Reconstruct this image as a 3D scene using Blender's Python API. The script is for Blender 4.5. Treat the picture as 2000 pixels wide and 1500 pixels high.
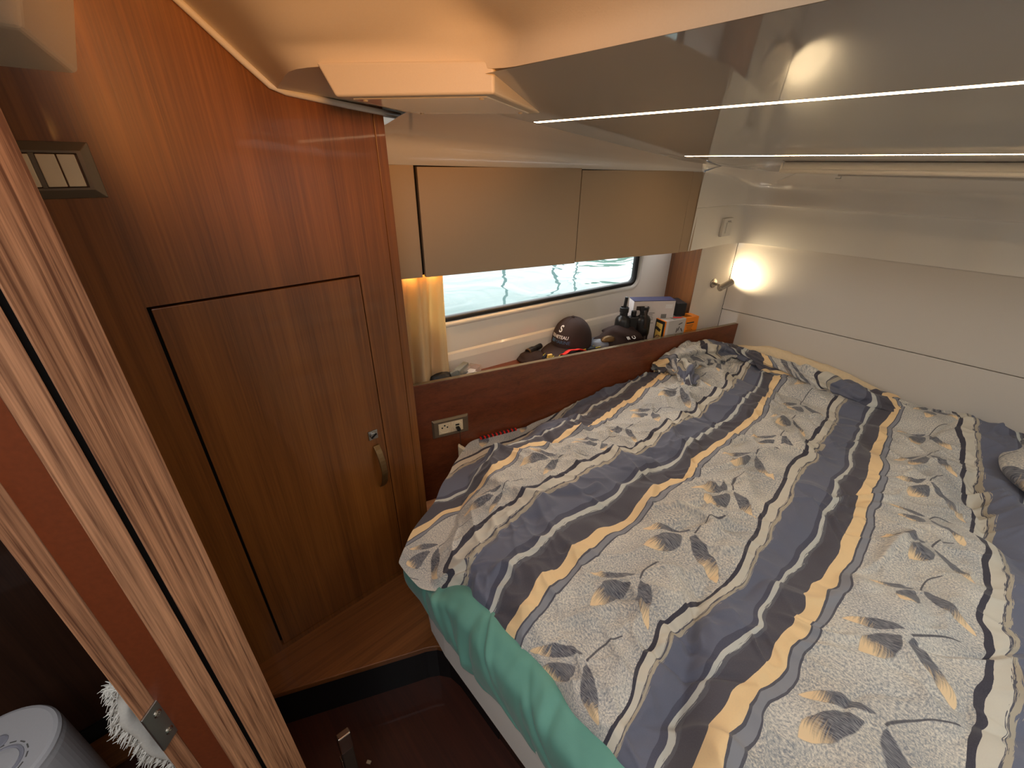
import bpy, bmesh, math, random
import numpy as np
from mathutils import Vector, Matrix

# ------------------------------------------------------------------ scene, camera, world, light
for o in list(bpy.data.objects):
    bpy.data.objects.remove(o)
sc = bpy.context.scene
COL = sc.collection
rng = np.random.default_rng(7)
random.seed(7)
H = 1.45                     # eye height above the cabin sole; all coordinates below are relative to the eye in z

sc.view_settings.view_transform = 'Standard'
sc.view_settings.look = 'None'
sc.view_settings.gamma = 1.0
sc.view_settings.use_curve_mapping = False
sc.view_settings.exposure = 0.42

def add_camera():
    f, yaw, pitch, roll = 823.6, math.radians(47.588), math.radians(27.515), math.radians(0.608)
    cy, sy, cp, sp = math.cos(yaw), math.sin(yaw), math.cos(pitch), math.sin(pitch)
    fwd = Vector((-sy * cp, cy * cp, -sp)); right = Vector((cy, sy, 0)); up = right.cross(fwd)
    r2 = right * math.cos(roll) + up * math.sin(roll)
    u2 = up * math.cos(roll) - right * math.sin(roll)
    m = Matrix((r2, u2, -fwd)).transposed().to_4x4()
    m.translation = Vector((0, 0, H))
    cam = bpy.data.cameras.new('camera'); ob = bpy.data.objects.new('camera', cam)
    cam.sensor_fit = 'HORIZONTAL'; cam.sensor_width = 36.0; cam.lens = f / 2000 * 36.0
    cam.clip_start = 0.01; cam.clip_end = 300
    ob.matrix_world = m
    COL.objects.link(ob); sc.camera = ob
add_camera()

world = bpy.data.worlds.new('sky'); sc.world = world
world.use_nodes = True
wnt = world.node_tree
wnt.nodes['Background'].inputs[0].default_value = (0.96, 0.97, 0.98, 1)
wnt.nodes['Background'].inputs[1].default_value = 4.6      # bright overcast sky

def area(name, loc, target, size, power, color, portal=False, sy=None):
    l = bpy.data.lights.new(name, 'AREA'); l.shape = 'RECTANGLE'
    l.size = size; l.size_y = sy or size; l.energy = power; l.color = color
    if portal: l.cycles.is_portal = True
    o = bpy.data.objects.new(name, l); COL.objects.link(o)
    o.location = (loc[0], loc[1], loc[2] + H)
    d = Vector(target) - Vector(loc)
    o.rotation_euler = d.to_track_quat('-Z', 'Y').to_euler()
    return o
# daylight comes through an added hatch over the entry and through the hull window
HX0, HX1, HY0, HY1 = -0.22, 0.52, -0.70, 0.045
BX0, BX1, BY0, BY1 = 0.52, 1.20, 0.62, 1.25          # unseen glazed hatch added for daylight over the right half of the berth
area('added_entry_hatch_portal', ((HX0 + HX1) / 2, (HY0 + HY1) / 2, 0.37), ((HX0 + HX1) / 2, (HY0 + HY1) / 2, -1), HX1 - HX0, 1, (1, 1, 1), True, HY1 - HY0)
area('added_berth_hatch_portal', ((BX0 + BX1) / 2, (BY0 + BY1) / 2, 0.10), ((BX0 + BX1) / 2, (BY0 + BY1) / 2, -1), BX1 - BX0, 1, (1, 1, 1), True, BY1 - BY0)
area('window_portal', (-1.17, 1.2, -0.38), (0, 1.04, -0.38), 1.1, 1, (1, 1, 1), True, 0.3)

# ------------------------------------------------------------------ helpers: nodes
class X:
    """a float socket with operators that build Math nodes"""
    def __init__(s, nt, v): s.nt, s.v = nt, v
    def op(s, o, *a):
        n = s.nt.nodes.new('ShaderNodeMath'); n.operation = o
        for i, q in enumerate((s,) + a):
            q = q.v if isinstance(q, X) else q
            if isinstance(q, (int, float)): n.inputs[i].default_value = q
            else: s.nt.links.new(q, n.inputs[i])
        return X(s.nt, n.outputs[0])
    def __add__(s, o): return s.op('ADD', o)
    def __radd__(s, o): return s.op('ADD', o)
    def __sub__(s, o): return s.op('SUBTRACT', o)
    def __rsub__(s, o): return X(s.nt, o).op('SUBTRACT', s)
    def __mul__(s, o): return s.op('MULTIPLY', o)
    def __rmul__(s, o): return s.op('MULTIPLY', o)
    def __truediv__(s, o): return s.op('DIVIDE', o)
    def abs(s): return s.op('ABSOLUTE')
    def fract(s): return s.op('FRACT')
    def floor(s): return s.op('FLOOR')
    def max(s, o): return s.op('MAXIMUM', o)
    def min(s, o): return s.op('MINIMUM', o)
    def clamp(s): return s.max(0.0).min(1.0)
    def pow(s, o): return s.op('POWER', o)
    def sin(s): return s.op('SINE')
    def cos(s): return s.op('COSINE')

def link(nt, a, b):
    nt.links.new(a.v if isinstance(a, X) else a, b)

def mixc(nt, fac, a, b):
    n = nt.nodes.new('ShaderNodeMix'); n.data_type = 'RGBA'
    for v, i in ((fac, 0), (a, 6), (b, 7)):
        if isinstance(v, X): nt.links.new(v.v, n.inputs[i])
        elif isinstance(v, (int, float)): n.inputs[i].default_value = v
        elif isinstance(v, tuple): n.inputs[i].default_value = (*v[:3], 1)
        else: nt.links.new(v, n.inputs[i])
    return n.outputs[2]

def lin(r, g, b):
    return tuple(((c / 255) / 12.92 if c / 255 <= 0.04045 else ((c / 255 + 0.055) / 1.055) ** 2.4) for c in (r, g, b))

def mapping(nt, src, scale=(1, 1, 1), rot=(0, 0, 0), loc=(0, 0, 0)):
    m = nt.nodes.new('ShaderNodeMapping')
    m.inputs['Scale'].default_value = scale; m.inputs['Rotation'].default_value = rot; m.inputs['Location'].default_value = loc
    nt.links.new(src, m.inputs['Vector']); return m.outputs[0]

def noise(nt, vec, scale, detail=3, rough=0.5, dist=0.0):
    n = nt.nodes.new('ShaderNodeTexNoise')
    n.inputs['Scale'].default_value = scale; n.inputs['Detail'].default_value = detail
    n.inputs['Roughness'].default_value = rough; n.inputs['Distortion'].default_value = dist
    nt.links.new(vec, n.inputs['Vector']); return X(nt, n.outputs[0])

def ramp(nt, fac, stops, interp='LINEAR'):
    n = nt.nodes.new('ShaderNodeValToRGB'); n.color_ramp.interpolation = interp
    e = n.color_ramp.elements
    while len(e) > 1: e.remove(e[-1])
    for i, (p, c) in enumerate(stops):
        el = e[0] if i == 0 else e.new(p)
        el.position = p; el.color = (*c[:3], 1)
    link(nt, fac, n.inputs[0]); return n.outputs[0]

def newmat(name, base=(0.5, 0.5, 0.5), rough=0.5, metal=0.0, coat=0.0, spec=0.5, trans=0.0, emit=None, estr=0.0, alpha=1.0):
    m = bpy.data.materials.new(name); m.use_nodes = True
    nt = m.node_tree; b = nt.nodes['Principled BSDF']
    b.inputs['Base Color'].default_value = (*base[:3], 1)
    b.inputs['Roughness'].default_value = rough; b.inputs['Metallic'].default_value = metal
    b.inputs['Coat Weight'].default_value = coat; b.inputs['Coat Roughness'].default_value = 0.05
    b.inputs['Specular IOR Level'].default_value = spec
    b.inputs['Transmission Weight'].default_value = trans
    if emit:
        b.inputs['Emission Color'].default_value = (*emit, 1); b.inputs['Emission Strength'].default_value = estr
    return m, nt, b

def objco(nt):
    return nt.nodes.new('ShaderNodeTexCoord').outputs['Object']

def bump(nt, b, h, strength=0.2, dist=0.002):
    n = nt.nodes.new('ShaderNodeBump'); n.inputs['Strength'].default_value = strength; n.inputs['Distance'].default_value = dist
    link(nt, h, n.inputs['Height']); nt.links.new(n.outputs[0], b.inputs['Normal'])

def mat_plain(name, base, rough=0.5, metal=0.0, coat=0.0, var=0.06, nscale=30, spec=0.5, bstr=0.05):
    m, nt, b = newmat(name, base, rough, metal, coat, spec)
    n = noise(nt, objco(nt), nscale, 3)
    lo = tuple(c * (1 - var) for c in base); hi = tuple(min(1, c * (1 + var)) for c in base)
    nt.links.new(mixc(nt, n, lo, hi), b.inputs['Base Color'])
    if bstr: bump(nt, b, n, bstr, 0.001)
    return m

def mat_wood(name, dark, light, axis, fine=260, coarse=35, rough=0.38, contrast=0.9, coat=0.25, broad=0.3):
    """straight grained veneer, grain running along axis 0/1/2"""
    m, nt, b = newmat(name, light, rough, 0, coat)
    sc3 = [1.0, 1.0, 1.0]; sc3[axis] = 0.018
    v = mapping(nt, objco(nt), tuple(sc3))
    n1 = noise(nt, v, fine, 4, 0.65)
    n2 = noise(nt, v, coarse, 3, 0.6, 0.6)
    n3 = noise(nt, mapping(nt, objco(nt), tuple(0.12 if i == axis else 1 for i in range(3))), 9, 2)
    g = (n1 * 0.5 + n2 * 0.5 + n3 * broad - broad / 2)
    g = ((g - 0.5) * (2.4 * contrast) + 0.5).clamp()
    mid = tuple((a + c) / 2 for a, c in zip(dark, light))
    nt.links.new(ramp(nt, g, [(0, dark), (0.45, mid), (1, light)]), b.inputs['Base Color'])
    link(nt, n1 * 0.15 + (rough - 0.07), b.inputs['Roughness'])
    bump(nt, b, n1, 0.12, 0.0006)
    return m

# ------------------------------------------------------------------ helpers: meshes (z relative to the eye)
ORG = {}
def thing(name, label, cat, loc, group=None, kind=None):
    o = bpy.data.objects.new(name, None); COL.objects.link(o)
    o.empty_display_size = 0.05
    L = Vector((loc[0], loc[1], loc[2] + H)); o.location = L; ORG[o] = L
    tag(o, label, cat, group, kind); return o

def tag(o, label=None, cat=None, group=None, kind=None):
    if label: o['label'] = label
    if cat: o['category'] = cat
    if group: o['group'] = group
    if kind: o['kind'] = kind
    return o

def mesh(name, vf, mat, parent=None, smooth=False, bevel=0.0, segs=2, uv=None, subsurf=0, solid=0.0, label=None):
    v, f = vf
    v = np.asarray(v, float).reshape(-1, 3).copy(); v[:, 2] += H
    if parent is None:
        L = Vector(((v[:, 0].min() + v[:, 0].max()) / 2, (v[:, 1].min() + v[:, 1].max()) / 2, v[:, 2].min()))
    else:
        L = ORG[parent]
    me = bpy.data.meshes.new(name)
    me.from_pydata((v - np.array(L)).tolist(), [], [tuple(int(i) for i in q) for q in f])
    if uv is not None:
        uv = np.asarray(uv, float)
        lay = me.uv_layers.new(name='UVMap')
        idx = np.empty(len(me.loops), dtype=np.int32); me.loops.foreach_get('vertex_index', idx)
        lay.data.foreach_set('uv', uv[idx].astype(np.float32).ravel())
    bm = bmesh.new(); bm.from_mesh(me); bmesh.ops.recalc_face_normals(bm, faces=bm.faces); bm.to_mesh(me); bm.free()
    o = bpy.data.objects.new(name, me); COL.objects.link(o)
    if parent is None: o.location = L
    else: o.parent = parent
    ORG[o] = L
    if mat:
        for q in (mat if isinstance(mat, list) else [mat]): me.materials.append(q)
    if smooth: me.polygons.foreach_set('use_smooth', [True] * len(me.polygons))
    if solid:
        s = o.modifiers.new('solid', 'SOLIDIFY'); s.thickness = solid; s.offset = 0
    if bevel:
        b = o.modifiers.new('bevel', 'BEVEL'); b.width = bevel; b.segments = segs; b.limit_method = 'ANGLE'; b.angle_limit = math.radians(35)
    if subsurf:
        s = o.modifiers.new('sub', 'SUBSURF'); s.levels = s.render_levels = subsurf
    if label: o['label'] = label
    return o

def join(*vfs):
    V, F, k = [], [], 0
    for v, f in vfs:
        v = np.asarray(v, float).reshape(-1, 3); V.append(v); F += [tuple(i + k for i in q) for q in f]; k += len(v)
    return np.vstack(V), F

def box(x0, x1, y0, y1, z0, z1):
    v = [(x, y, z) for z in (z0, z1) for x, y in ((x0, y0), (x1, y0), (x1, y1), (x0, y1))]
    return v, [(3, 2, 1, 0), (4, 5, 6, 7), (0, 1, 5, 4), (1, 2, 6, 5), (2, 3, 7, 6), (3, 0, 4, 7)]

def obox(c, ax, ay, az, hx, hy, hz):
    c, ax, ay, az = (np.array(q, float) for q in (c, ax, ay, az))
    v, f = box(-hx, hx, -hy, hy, -hz, hz)
    return [c + ax * a + ay * b + az * d for a, b, d in v], f

def extrude(pts, vec):
    p = np.asarray(pts, float); n = len(p)
    v = np.vstack([p, p + np.asarray(vec, float)])
    f = [tuple(range(n))[::-1], tuple(range(n, 2 * n))] + [(i, (i + 1) % n, (i + 1) % n + n, i + n) for i in range(n)]
    return v, f

def prism(poly, z0, z1):
    return extrude([(x, y, z0) for x, y in poly], (0, 0, z1 - z0))

def frame_of(d):
    d = np.asarray(d, float); d = d / np.linalg.norm(d)
    a = np.array([0, 0, 1.0]) if abs(d[2]) < 0.9 else np.array([1.0, 0, 0])
    u = np.cross(a, d); u /= np.linalg.norm(u)
    return u, np.cross(d, u), d

def tube(path, rad, n=10, cap=True, flat=1.0):
    path = np.asarray(path, float); m = len(path)
    rad = np.broadcast_to(np.asarray(rad, float), (m,))
    V, F = [], []
    u = None
    for i in range(m):
        d = path[min(i + 1, m - 1)] - path[max(i - 1, 0)]
        if np.linalg.norm(d) < 1e-9: d = np.array([0, 0, 1.0])
        d = d / np.linalg.norm(d)
        if u is None: u, w, _ = frame_of(d)
        else:
            u = u - d * (u @ d); u /= np.linalg.norm(u); w = np.cross(d, u)
        for k in range(n):
            a = 2 * math.pi * k / n
            V.append(path[i] + u * math.cos(a) * rad[i] + w * math.sin(a) * rad[i] * flat)
    for i in range(m - 1):
        for k in range(n):
            F.append((i * n + k, i * n + (k + 1) % n, (i + 1) * n + (k + 1) % n, (i + 1) * n + k))
    if cap:
        F.append(tuple(range(n))[::-1]); F.append(tuple(range((m - 1) * n, m * n)))
    return V, F

def lathe(prof, origin, axis, n=24):
    """prof: list of (radius, height along axis)"""
    u, w, d = frame_of(axis); o = np.asarray(origin, float)
    V, F = [], []
    for r, h in prof:
        for k in range(n):
            a = 2 * math.pi * k / n
            V.append(o + d * h + (u * math.cos(a) + w * math.sin(a)) * max(r, 1e-5))
    m = len(prof)
    for i in range(m - 1):
        for k in range(n):
            F.append((i * n + k, i * n + (k + 1) % n, (i + 1) * n + (k + 1) % n, (i + 1) * n + k))
    F.append(tuple(range(n))[::-1]); F.append(tuple(range((m - 1) * n, m * n)))
    return V, F

def cyl(p0, p1, r, n=20, r1=None):
    p0, p1 = np.asarray(p0, float), np.asarray(p1, float); L = np.linalg.norm(p1 - p0)
    return lathe([(r, 0), (r if r1 is None else r1, L)], p0, p1 - p0, n)

def grid(P):
    P = np.asarray(P, float); m, n = P.shape[:2]
    F = [(i * n + j, i * n + j + 1, (i + 1) * n + j + 1, (i + 1) * n + j) for i in range(m - 1) for j in range(n - 1)]
    return P.reshape(-1, 3), F

def rrect(cx, cy, hw, hh, r, k=6):
    pts = []
    for sx, sy, a0 in ((1, 1, 0), (-1, 1, 90), (-1, -1, 180), (1, -1, 270)):
        for i in range(k + 1):
            a = math.radians(a0 + 90 * i / k)
            pts.append((cx + sx * (hw - r) + r * math.cos(a), cy + sy * (hh - r) + r * math.sin(a)))
    return pts

def ringband(loops):
    """quads between successive closed 3-D loops of equal length"""
    n = len(loops[0]); V = np.vstack([np.asarray(l, float) for l in loops]); F = []
    for j in range(len(loops) - 1):
        for i in range(n):
            F.append((j * n + i, j * n + (i + 1) % n, (j + 1) * n + (i + 1) % n, (j + 1) * n + i))
    return V, F

def text_mesh(s, size, bold=False):
    c = bpy.data.curves.new('t', 'FONT'); c.body = s; c.size = size; c.align_x = 'CENTER'; c.align_y = 'CENTER'
    c.offset = size * 0.02 if bold else 0.0
    o = bpy.data.objects.new('t', c); COL.objects.link(o)
    dg = bpy.context.evaluated_depsgraph_get(); dg.update()
    me = bpy.data.meshes.new_from_object(o.evaluated_get(dg))
    v = [tuple(q.co) for q in me.vertices]; f = [tuple(p.vertices) for p in me.polygons]
    bpy.data.objects.remove(o); bpy.data.curves.remove(c); bpy.data.meshes.remove(me)
    return np.array(v), f

def text_on(s, size, o, ax, ay, off=0.0006, bold=False):
    """flat lettering on a plane: origin o, text right ax, text up ay"""
    v, f = text_mesh(s, size, bold)
    o, ax, ay = (np.asarray(q, float) for q in (o, ax, ay))
    nn = np.cross(ax, ay)
    return [o + ax * a + ay * b + nn * off for a, b, _ in v], f

# ---- frames of reference of the tapered hull side
A1 = math.radians(16.8); D1 = np.array([math.sin(A1), math.cos(A1), 0]); N1 = np.array([math.cos(A1), -math.sin(A1), 0])
def C(y, off, z):            # on the locker / fiddle plane, off = towards the cabin
    p = np.array([-1.122, 0.587, 0]) + D1 * ((y - 0.587) / math.cos(A1)) + N1 * off
    return np.array([p[0], p[1], z])
A2 = math.radians(8.0); D2 = np.array([math.sin(A2), math.cos(A2), 0]); N2 = np.array([math.cos(A2), -math.sin(A2), 0])
def Hl(y, off, z):           # on the hull side plane
    p = np.array([-1.17, 0.853, 0]) + D2 * ((y - 0.853) / math.cos(A2)) + N2 * off
    return np.array([p[0], p[1], z])
def ceil_z(y): return 0.159 - 0.0953 * y
UP = np.array([0, 0, 1.0])

# ------------------------------------------------------------------ materials
M = {}
M['wardrobe'] = mat_wood('wardrobe_veneer', lin(82, 42, 13), lin(154, 94, 40), 2, rough=0.36)
M['fiddle'] = mat_wood('fiddle_veneer', lin(74, 32, 14), lin(132, 68, 36), 1, rough=0.36)
M['shelf'] = mat_wood('shelf_veneer', lin(90, 42, 22), lin(140, 76, 44), 1)
M['platform'] = mat_wood('platform_veneer', lin(96, 52, 20), lin(150, 92, 44), 1, rough=0.42)
M['sole'] = mat_wood('sole_board', lin(44, 18, 10), lin(80, 36, 20), 0, rough=0.45)
M['jamb'] = mat_wood('jamb_wood', lin(104, 64, 42), lin(204, 150, 112), 2, fine=420, coarse=170, rough=0.5, contrast=1.7, coat=0.05, broad=0.12)
M['red'] = mat_plain('red_edge', lin(108, 50, 24), 0.42, var=0.25, nscale=220)
M['darkwood'] = mat_wood('dark_cabinet', lin(40, 22, 14), lin(74, 44, 28), 2, rough=0.5)
M['taupe'] = mat_plain('taupe_laminate', lin(172, 148, 120), 0.42, var=0.03, nscale=400)
M['gel'] = mat_plain('gelcoat', lin(238, 232, 222), 0.12, coat=0.5, var=0.01, nscale=8, bstr=0)
M['gelmat'] = mat_plain('header_gelcoat', lin(222, 206, 180), 0.42, var=0.03, nscale=500, bstr=0.12)
M['ceiling'] = mat_plain('glossy_overhead', lin(184, 179, 172), 0.035, coat=0.0, var=0.01, nscale=6, bstr=0)
M['uphol'] = mat_plain('headboard_vinyl', lin(218, 210, 200), 0.55, var=0.05, nscale=600, bstr=0.25)
M['white'] = mat_plain('white_plastic', lin(226, 222, 214), 0.3, var=0.01, bstr=0)
M['ivory'] = mat_plain('ivory_plastic', lin(236, 214, 176), 0.35, var=0.01, bstr=0)
M['bezel'] = mat_plain('bronze_bezel', lin(120, 104, 84), 0.35, metal=0.35, var=0.03)
M['bezel2'] = mat_plain('bezel_bevel', lin(150, 132, 106), 0.25, metal=0.6, var=0.03)
M['chrome'] = mat_plain('brushed_nickel', lin(190, 182, 172), 0.22, metal=1.0, var=0.03, bstr=0)
M['steel'] = mat_plain('dull_steel', lin(170, 168, 164), 0.35, metal=1.0, var=0.05)
M['bronze'] = mat_plain('bronze_handle', lin(110, 84, 50), 0.38, metal=0.6, var=0.05)
M['black'] = mat_plain('black_rubber', lin(18, 18, 20), 0.5, var=0.1)
M['blackgloss'] = mat_plain('black_armour', lin(22, 22, 24), 0.35, var=0.1, nscale=200, bstr=0.2)
M['gap'] = mat_plain('dark_gap', lin(14, 9, 6), 0.9, var=0.02, bstr=0)
M['sheet'] = mat_plain('white_sheet', lin(236, 233, 228), 0.8, var=0.03, nscale=300, bstr=0.2)
M['cream'] = mat_plain('cream_cotton', lin(226, 204, 168), 0.85, var=0.08, nscale=120, bstr=0.5)
M['brown'] = mat_plain('brown_cotton', lin(54, 38, 36), 0.85, var=0.1, nscale=500, bstr=0.3)
M['navy'] = mat_plain('navy_neoprene', lin(28, 30, 44), 0.7, var=0.1, nscale=300)
M['yellow'] = mat_plain('yellow_piping', lin(214, 200, 60), 0.6)
M['redcloth'] = mat_plain('red_cloth', lin(232, 34, 18), 0.6)
M['print'] = mat_plain('white_print', lin(236, 236, 236), 0.6, bstr=0)
M['blueprint'] = mat_plain('blue_print', lin(76, 110, 146), 0.6, bstr=0)
M['greyprint'] = mat_plain('grey_print', lin(120, 118, 116), 0.6, bstr=0)
M['darkprint'] = mat_plain('dark_print', lin(54, 44, 38), 0.6, bstr=0)
M['cardwhite'] = mat_plain('white_carton', lin(214, 206, 204), 0.5, var=0.03)
M['cardnavy'] = mat_plain('navy_carton', lin(58, 58, 92), 0.4, var=0.06)
M['cardorange'] = mat_plain('orange_carton', lin(244, 138, 22), 0.38, var=0.04)
M['cardgrey'] = mat_plain('grey_carton', lin(186, 182, 180), 0.4, var=0.05)
M['cardyellow'] = mat_plain('yellow_carton', lin(240, 206, 110), 0.4, var=0.12, nscale=60)
M['greyitem'] = mat_plain('grey_plastic', lin(128, 130, 124), 0.45)
M['slateitem'] = mat_plain('slate_plastic', lin(124, 132, 148), 0.35)
M['appliance'] = mat_plain('appliance_white', lin(222, 220, 224), 0.4, var=0.03, nscale=300)
M['appl_grey'] = mat_plain('appliance_grey', lin(176, 176, 190), 0.4)
M['towel'] = mat_plain('towel_cotton', lin(226, 222, 214), 0.95, var=0.1, nscale=250, bstr=0.6)
M['darkleather'] = mat_plain('dark_grip', lin(54, 42, 34), 0.5)
M['foliage'] = mat_plain('shore_trees', lin(60, 84, 50), 0.9, var=0.5, nscale=3)
M['mast'] = mat_plain('mast_paint', lin(40, 44, 50), 0.6)

m, nt, b = newmat('led_diffuser', (1, 0.85, 0.6), 0.5, emit=(1.0, 0.70, 0.40), estr=22.0); M['led'] = m
m, nt, b = newmat('warm_diffuser', (1, 0.8, 0.5), 0.5, emit=(1.0, 0.50, 0.15), estr=40.0); M['ledwarm'] = m
m, nt, b = newmat('lamp_lens', (1, 0.9, 0.7), 0.5, emit=(1.0, 0.80, 0.50), estr=8.0); M['lens'] = m
m, nt, b = newmat('clear_plastic', (0.95, 0.95, 0.95), 0.1, trans=0.85); b.inputs['IOR'].default_value = 1.2; M['clear'] = m
m, nt, b = newmat('hatch_glass', lin(70, 70, 66), 0.08); M['hatchglass'] = m

def mat_glass():
    m = bpy.data.materials.new('window_glass'); m.use_nodes = True; nt = m.node_tree; nt.nodes.clear()
    o = nt.nodes.new('ShaderNodeOutputMaterial'); t = nt.nodes.new('ShaderNodeBsdfTransparent'); g = nt.nodes.new('ShaderNodeBsdfGlossy')
    g.inputs['Roughness'].default_value = 0.02; t.inputs['Color'].default_value = (0.93, 0.97, 0.96, 1)
    mx = nt.nodes.new('ShaderNodeMixShader'); mx.inputs[0].default_value = 0.06
    nt.links.new(t.outputs[0], mx.inputs[1]); nt.links.new(g.outputs[0], mx.inputs[2]); nt.links.new(mx.outputs[0], o.inputs[0])
    return m
M['glass'] = mat_glass()

def mat_water():
    m, nt, b = newmat('harbour_water', (.052, .086, .083), 0.02, spec=.10)
    b.inputs['IOR'].default_value = 1.33
    n = noise(nt, mapping(nt, objco(nt), (1, 1, 1)), 1.6, 2, 0.5, 0.8)
    bump(nt, b, n, 0.35, 0.05)
    return m
M['water'] = mat_water()

def mat_curtain():
    m, nt, b = newmat('curtain_cloth', lin(226, 204, 164), 0.9)
    n = noise(nt, objco(nt), 700, 2); bump(nt, b, n, 0.2, 0.0006)
    nt.links.new(mixc(nt, n, lin(214, 190, 148), lin(236, 216, 180)), b.inputs['Base Color'])
    tr = nt.nodes.new('ShaderNodeBsdfTranslucent'); tr.inputs['Color'].default_value = (*lin(240, 214, 160), 1)
    mx = nt.nodes.new('ShaderNodeMixShader'); mx.inputs[0].default_value = 0.4
    out = nt.nodes['Material Output']
    nt.links.new(b.outputs[0], mx.inputs[1]); nt.links.new(tr.outputs[0], mx.inputs[2]); nt.links.new(mx.outputs[0], out.inputs[0])
    return m
M['curtain'] = mat_curtain()

def mat_green():
    m, nt, b = newmat('green_sheet', lin(92, 150, 136), 0.8)
    n = noise(nt, objco(nt), 12, 3); n2 = noise(nt, objco(nt), 900, 2)
    nt.links.new(mixc(nt, n, lin(86, 142, 128), lin(114, 172, 158)), b.inputs['Base Color'])
    bump(nt, b, n2, 0.2, 0.0006)
    b.inputs['Sheen Weight'].default_value = 0.2
    return m
M['green'] = mat_green()

def mat_duvet():
    """printed cotton: u counts stripe repeats, v counts sprig repeats"""
    m, nt, b = newmat('duvet_print', (0.4, 0.4, 0.4), 0.85)
    uvn = nt.nodes.new('ShaderNodeTexCoord').outputs['UV']
    sep = nt.nodes.new('ShaderNodeSeparateXYZ'); nt.links.new(uvn, sep.inputs[0])
    u, v = X(nt, sep.outputs[0]), X(nt, sep.outputs[1])
    cloth = mapping(nt, uvn, (0.40, 0.19, 1))                   # back to metres
    wob = noise(nt, cloth, 60, 3) - 0.5
    streak = noise(nt, mapping(nt, cloth, (520, 30, 1)), 1.0, 2) - 0.5
    fib = noise(nt, mapping(nt, cloth, (90, 900, 1)), 1.0, 2)
    t0 = u.fract()
    brush = ((t0 - 0.105).abs().op('LESS_THAN', 0.032) + (t0 - 0.345).abs().op('LESS_THAN', 0.022)).clamp()
    t = u + wob * 0.005 + streak * brush * 0.04
    t = t.fract()
    dark, cream, pale = lin(58, 56, 68), lin(206, 200, 186), lin(196, 198, 192)
    slate, slate2, char = lin(102, 106, 124), lin(78, 80, 97), lin(80, 77, 86)
    yel, grey, line = lin(240, 208, 158), lin(136, 138, 146), lin(84, 84, 94)
    spk = lin(10, 10, 10)
    st = ramp(nt, t, [(0.0, dark), (0.026, cream), (0.080, line), (0.086, lin(176, 166, 148)), (0.106, slate), (0.270, slate2),
                      (0.302, pale), (0.330, lin(96, 96, 104)), (0.350, char), (0.458, yel), (0.522, line), (0.530, grey),
                      (0.556, line), (0.566, spk)], 'CONSTANT')
    # speckled ground of the sprig bands
    s1 = noise(nt, cloth, 300, 4, 0.75); s2 = noise(nt, cloth, 9, 2)
    g = ((s1 - 0.5) * 4.2 + 0.5 + (s2 - 0.5) * 0.9).clamp()
    warm = mixc(nt, noise(nt, cloth, 5, 2), lin(226, 224, 218), lin(226, 214, 192))
    ground = mixc(nt, g, lin(138, 142, 148), warm)
    # sprigs: three leaves and a curved stem in each cell
    cellv = v.floor(); cellu = u.floor()
    wn = nt.nodes.new('ShaderNodeTexWhiteNoise'); wn.noise_dimensions = '2D'
    cx = nt.nodes.new('ShaderNodeCombineXYZ'); link(nt, cellu, cx.inputs[0]); link(nt, cellv, cx.inputs[1]); nt.links.new(cx.outputs[0], wn.inputs['Vector'])
    rot = (X(nt, wn.outputs['Value']) - 0.5) * 0.5
    a = (u.fract() - 0.785) * 400.0; bb = (v.fract() - 0.50) * 190.0      # millimetres
    cr, sr = rot.cos(), rot.sin()
    px = a * cr - bb * sr; py = a * sr + bb * cr
    px = px * 0.92; py = py * 1.02 - 12.0
    leafmask = None; tipmask = None; lines = None
    for (bx, by, tx, ty, w) in ((-6, 6, -66, -60, 10), (-4, -20, -32, -108, 17), (5, 0, 66, -72, 14)):
        L = math.hypot(tx - bx, ty - by); dx, dy = (tx - bx) / L, (ty - by) / L
        s = ((px - bx) * dx + (py - by) * dy) / L
        q = ((px - bx) * (-dy) + (py - by) * dx).abs()
        shape = (s * (1.0 - s)).max(0.0).pow(0.75) * (2.83 * w)
        inside = ((shape - q + wob * 5.0) / 1.6).clamp()
        tip = ((s - 0.56 + streak * 0.55) * 4.0).clamp()
        leafmask = inside if leafmask is None else leafmask.max(inside)
        tm = inside * tip; tipmask = tm if tipmask is None else tipmask.max(tm)
    # stem: from (3,4) bending to (42,96)
    cxm = ((py - 4.0) / 92.0)
    stem_x = cxm * cxm * 40.0 + 3.0
    stem = ((2.1 - (px - stem_x).abs()) / 1.2).clamp() * (py.op('GREATER_THAN', 2.0)) * (py.op('LESS_THAN', 98.0))
    leafcol = mixc(nt, ((fib - 0.40) * 3.5).clamp(), lin(74, 76, 88), lin(150, 150, 152))
    leafcol = mixc(nt, tipmask, leafcol, lin(236, 208, 166))
    ground = mixc(nt, stem * 0.9, ground, lin(70, 70, 80))
    ground = mixc(nt, leafmask, ground, leafcol)
    isband = t.op('GREATER_THAN', 0.566)
    # woven wear on the stripes
    worn = noise(nt, cloth, 500, 3, 0.7)
    st2 = mixc(nt, ((worn - 0.45) * 1.2).clamp() * 0.55, st, lin(150, 150, 156))
    st2 = mixc(nt, 0.6, st2, st)
    col = mixc(nt, isband, st2, ground)
    nt.links.new(col, b.inputs['Base Color'])
    b.inputs['Sheen Weight'].default_value = 0.15
    hh = noise(nt, cloth, 1500, 2) * 0.5 + noise(nt, cloth, 90, 3) * 1.0
    bump(nt, b, hh, 0.22, 0.0016)
    return m
M['duvet'] = mat_duvet()

# ------------------------------------------------------------------ setting
def struct(name, vf, mat, label=None, **k):
    o = mesh(name, vf, mat, **k)
    if not k.get('parent'): o['kind'] = 'structure'
    if label: o['label'] = label
    return o

struct('floor', box(-1.30, 1.3, -1.3, 0.75, -1.49, -1.45), M['sole'], 'dark reddish wooden cabin sole in the foot well')
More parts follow.
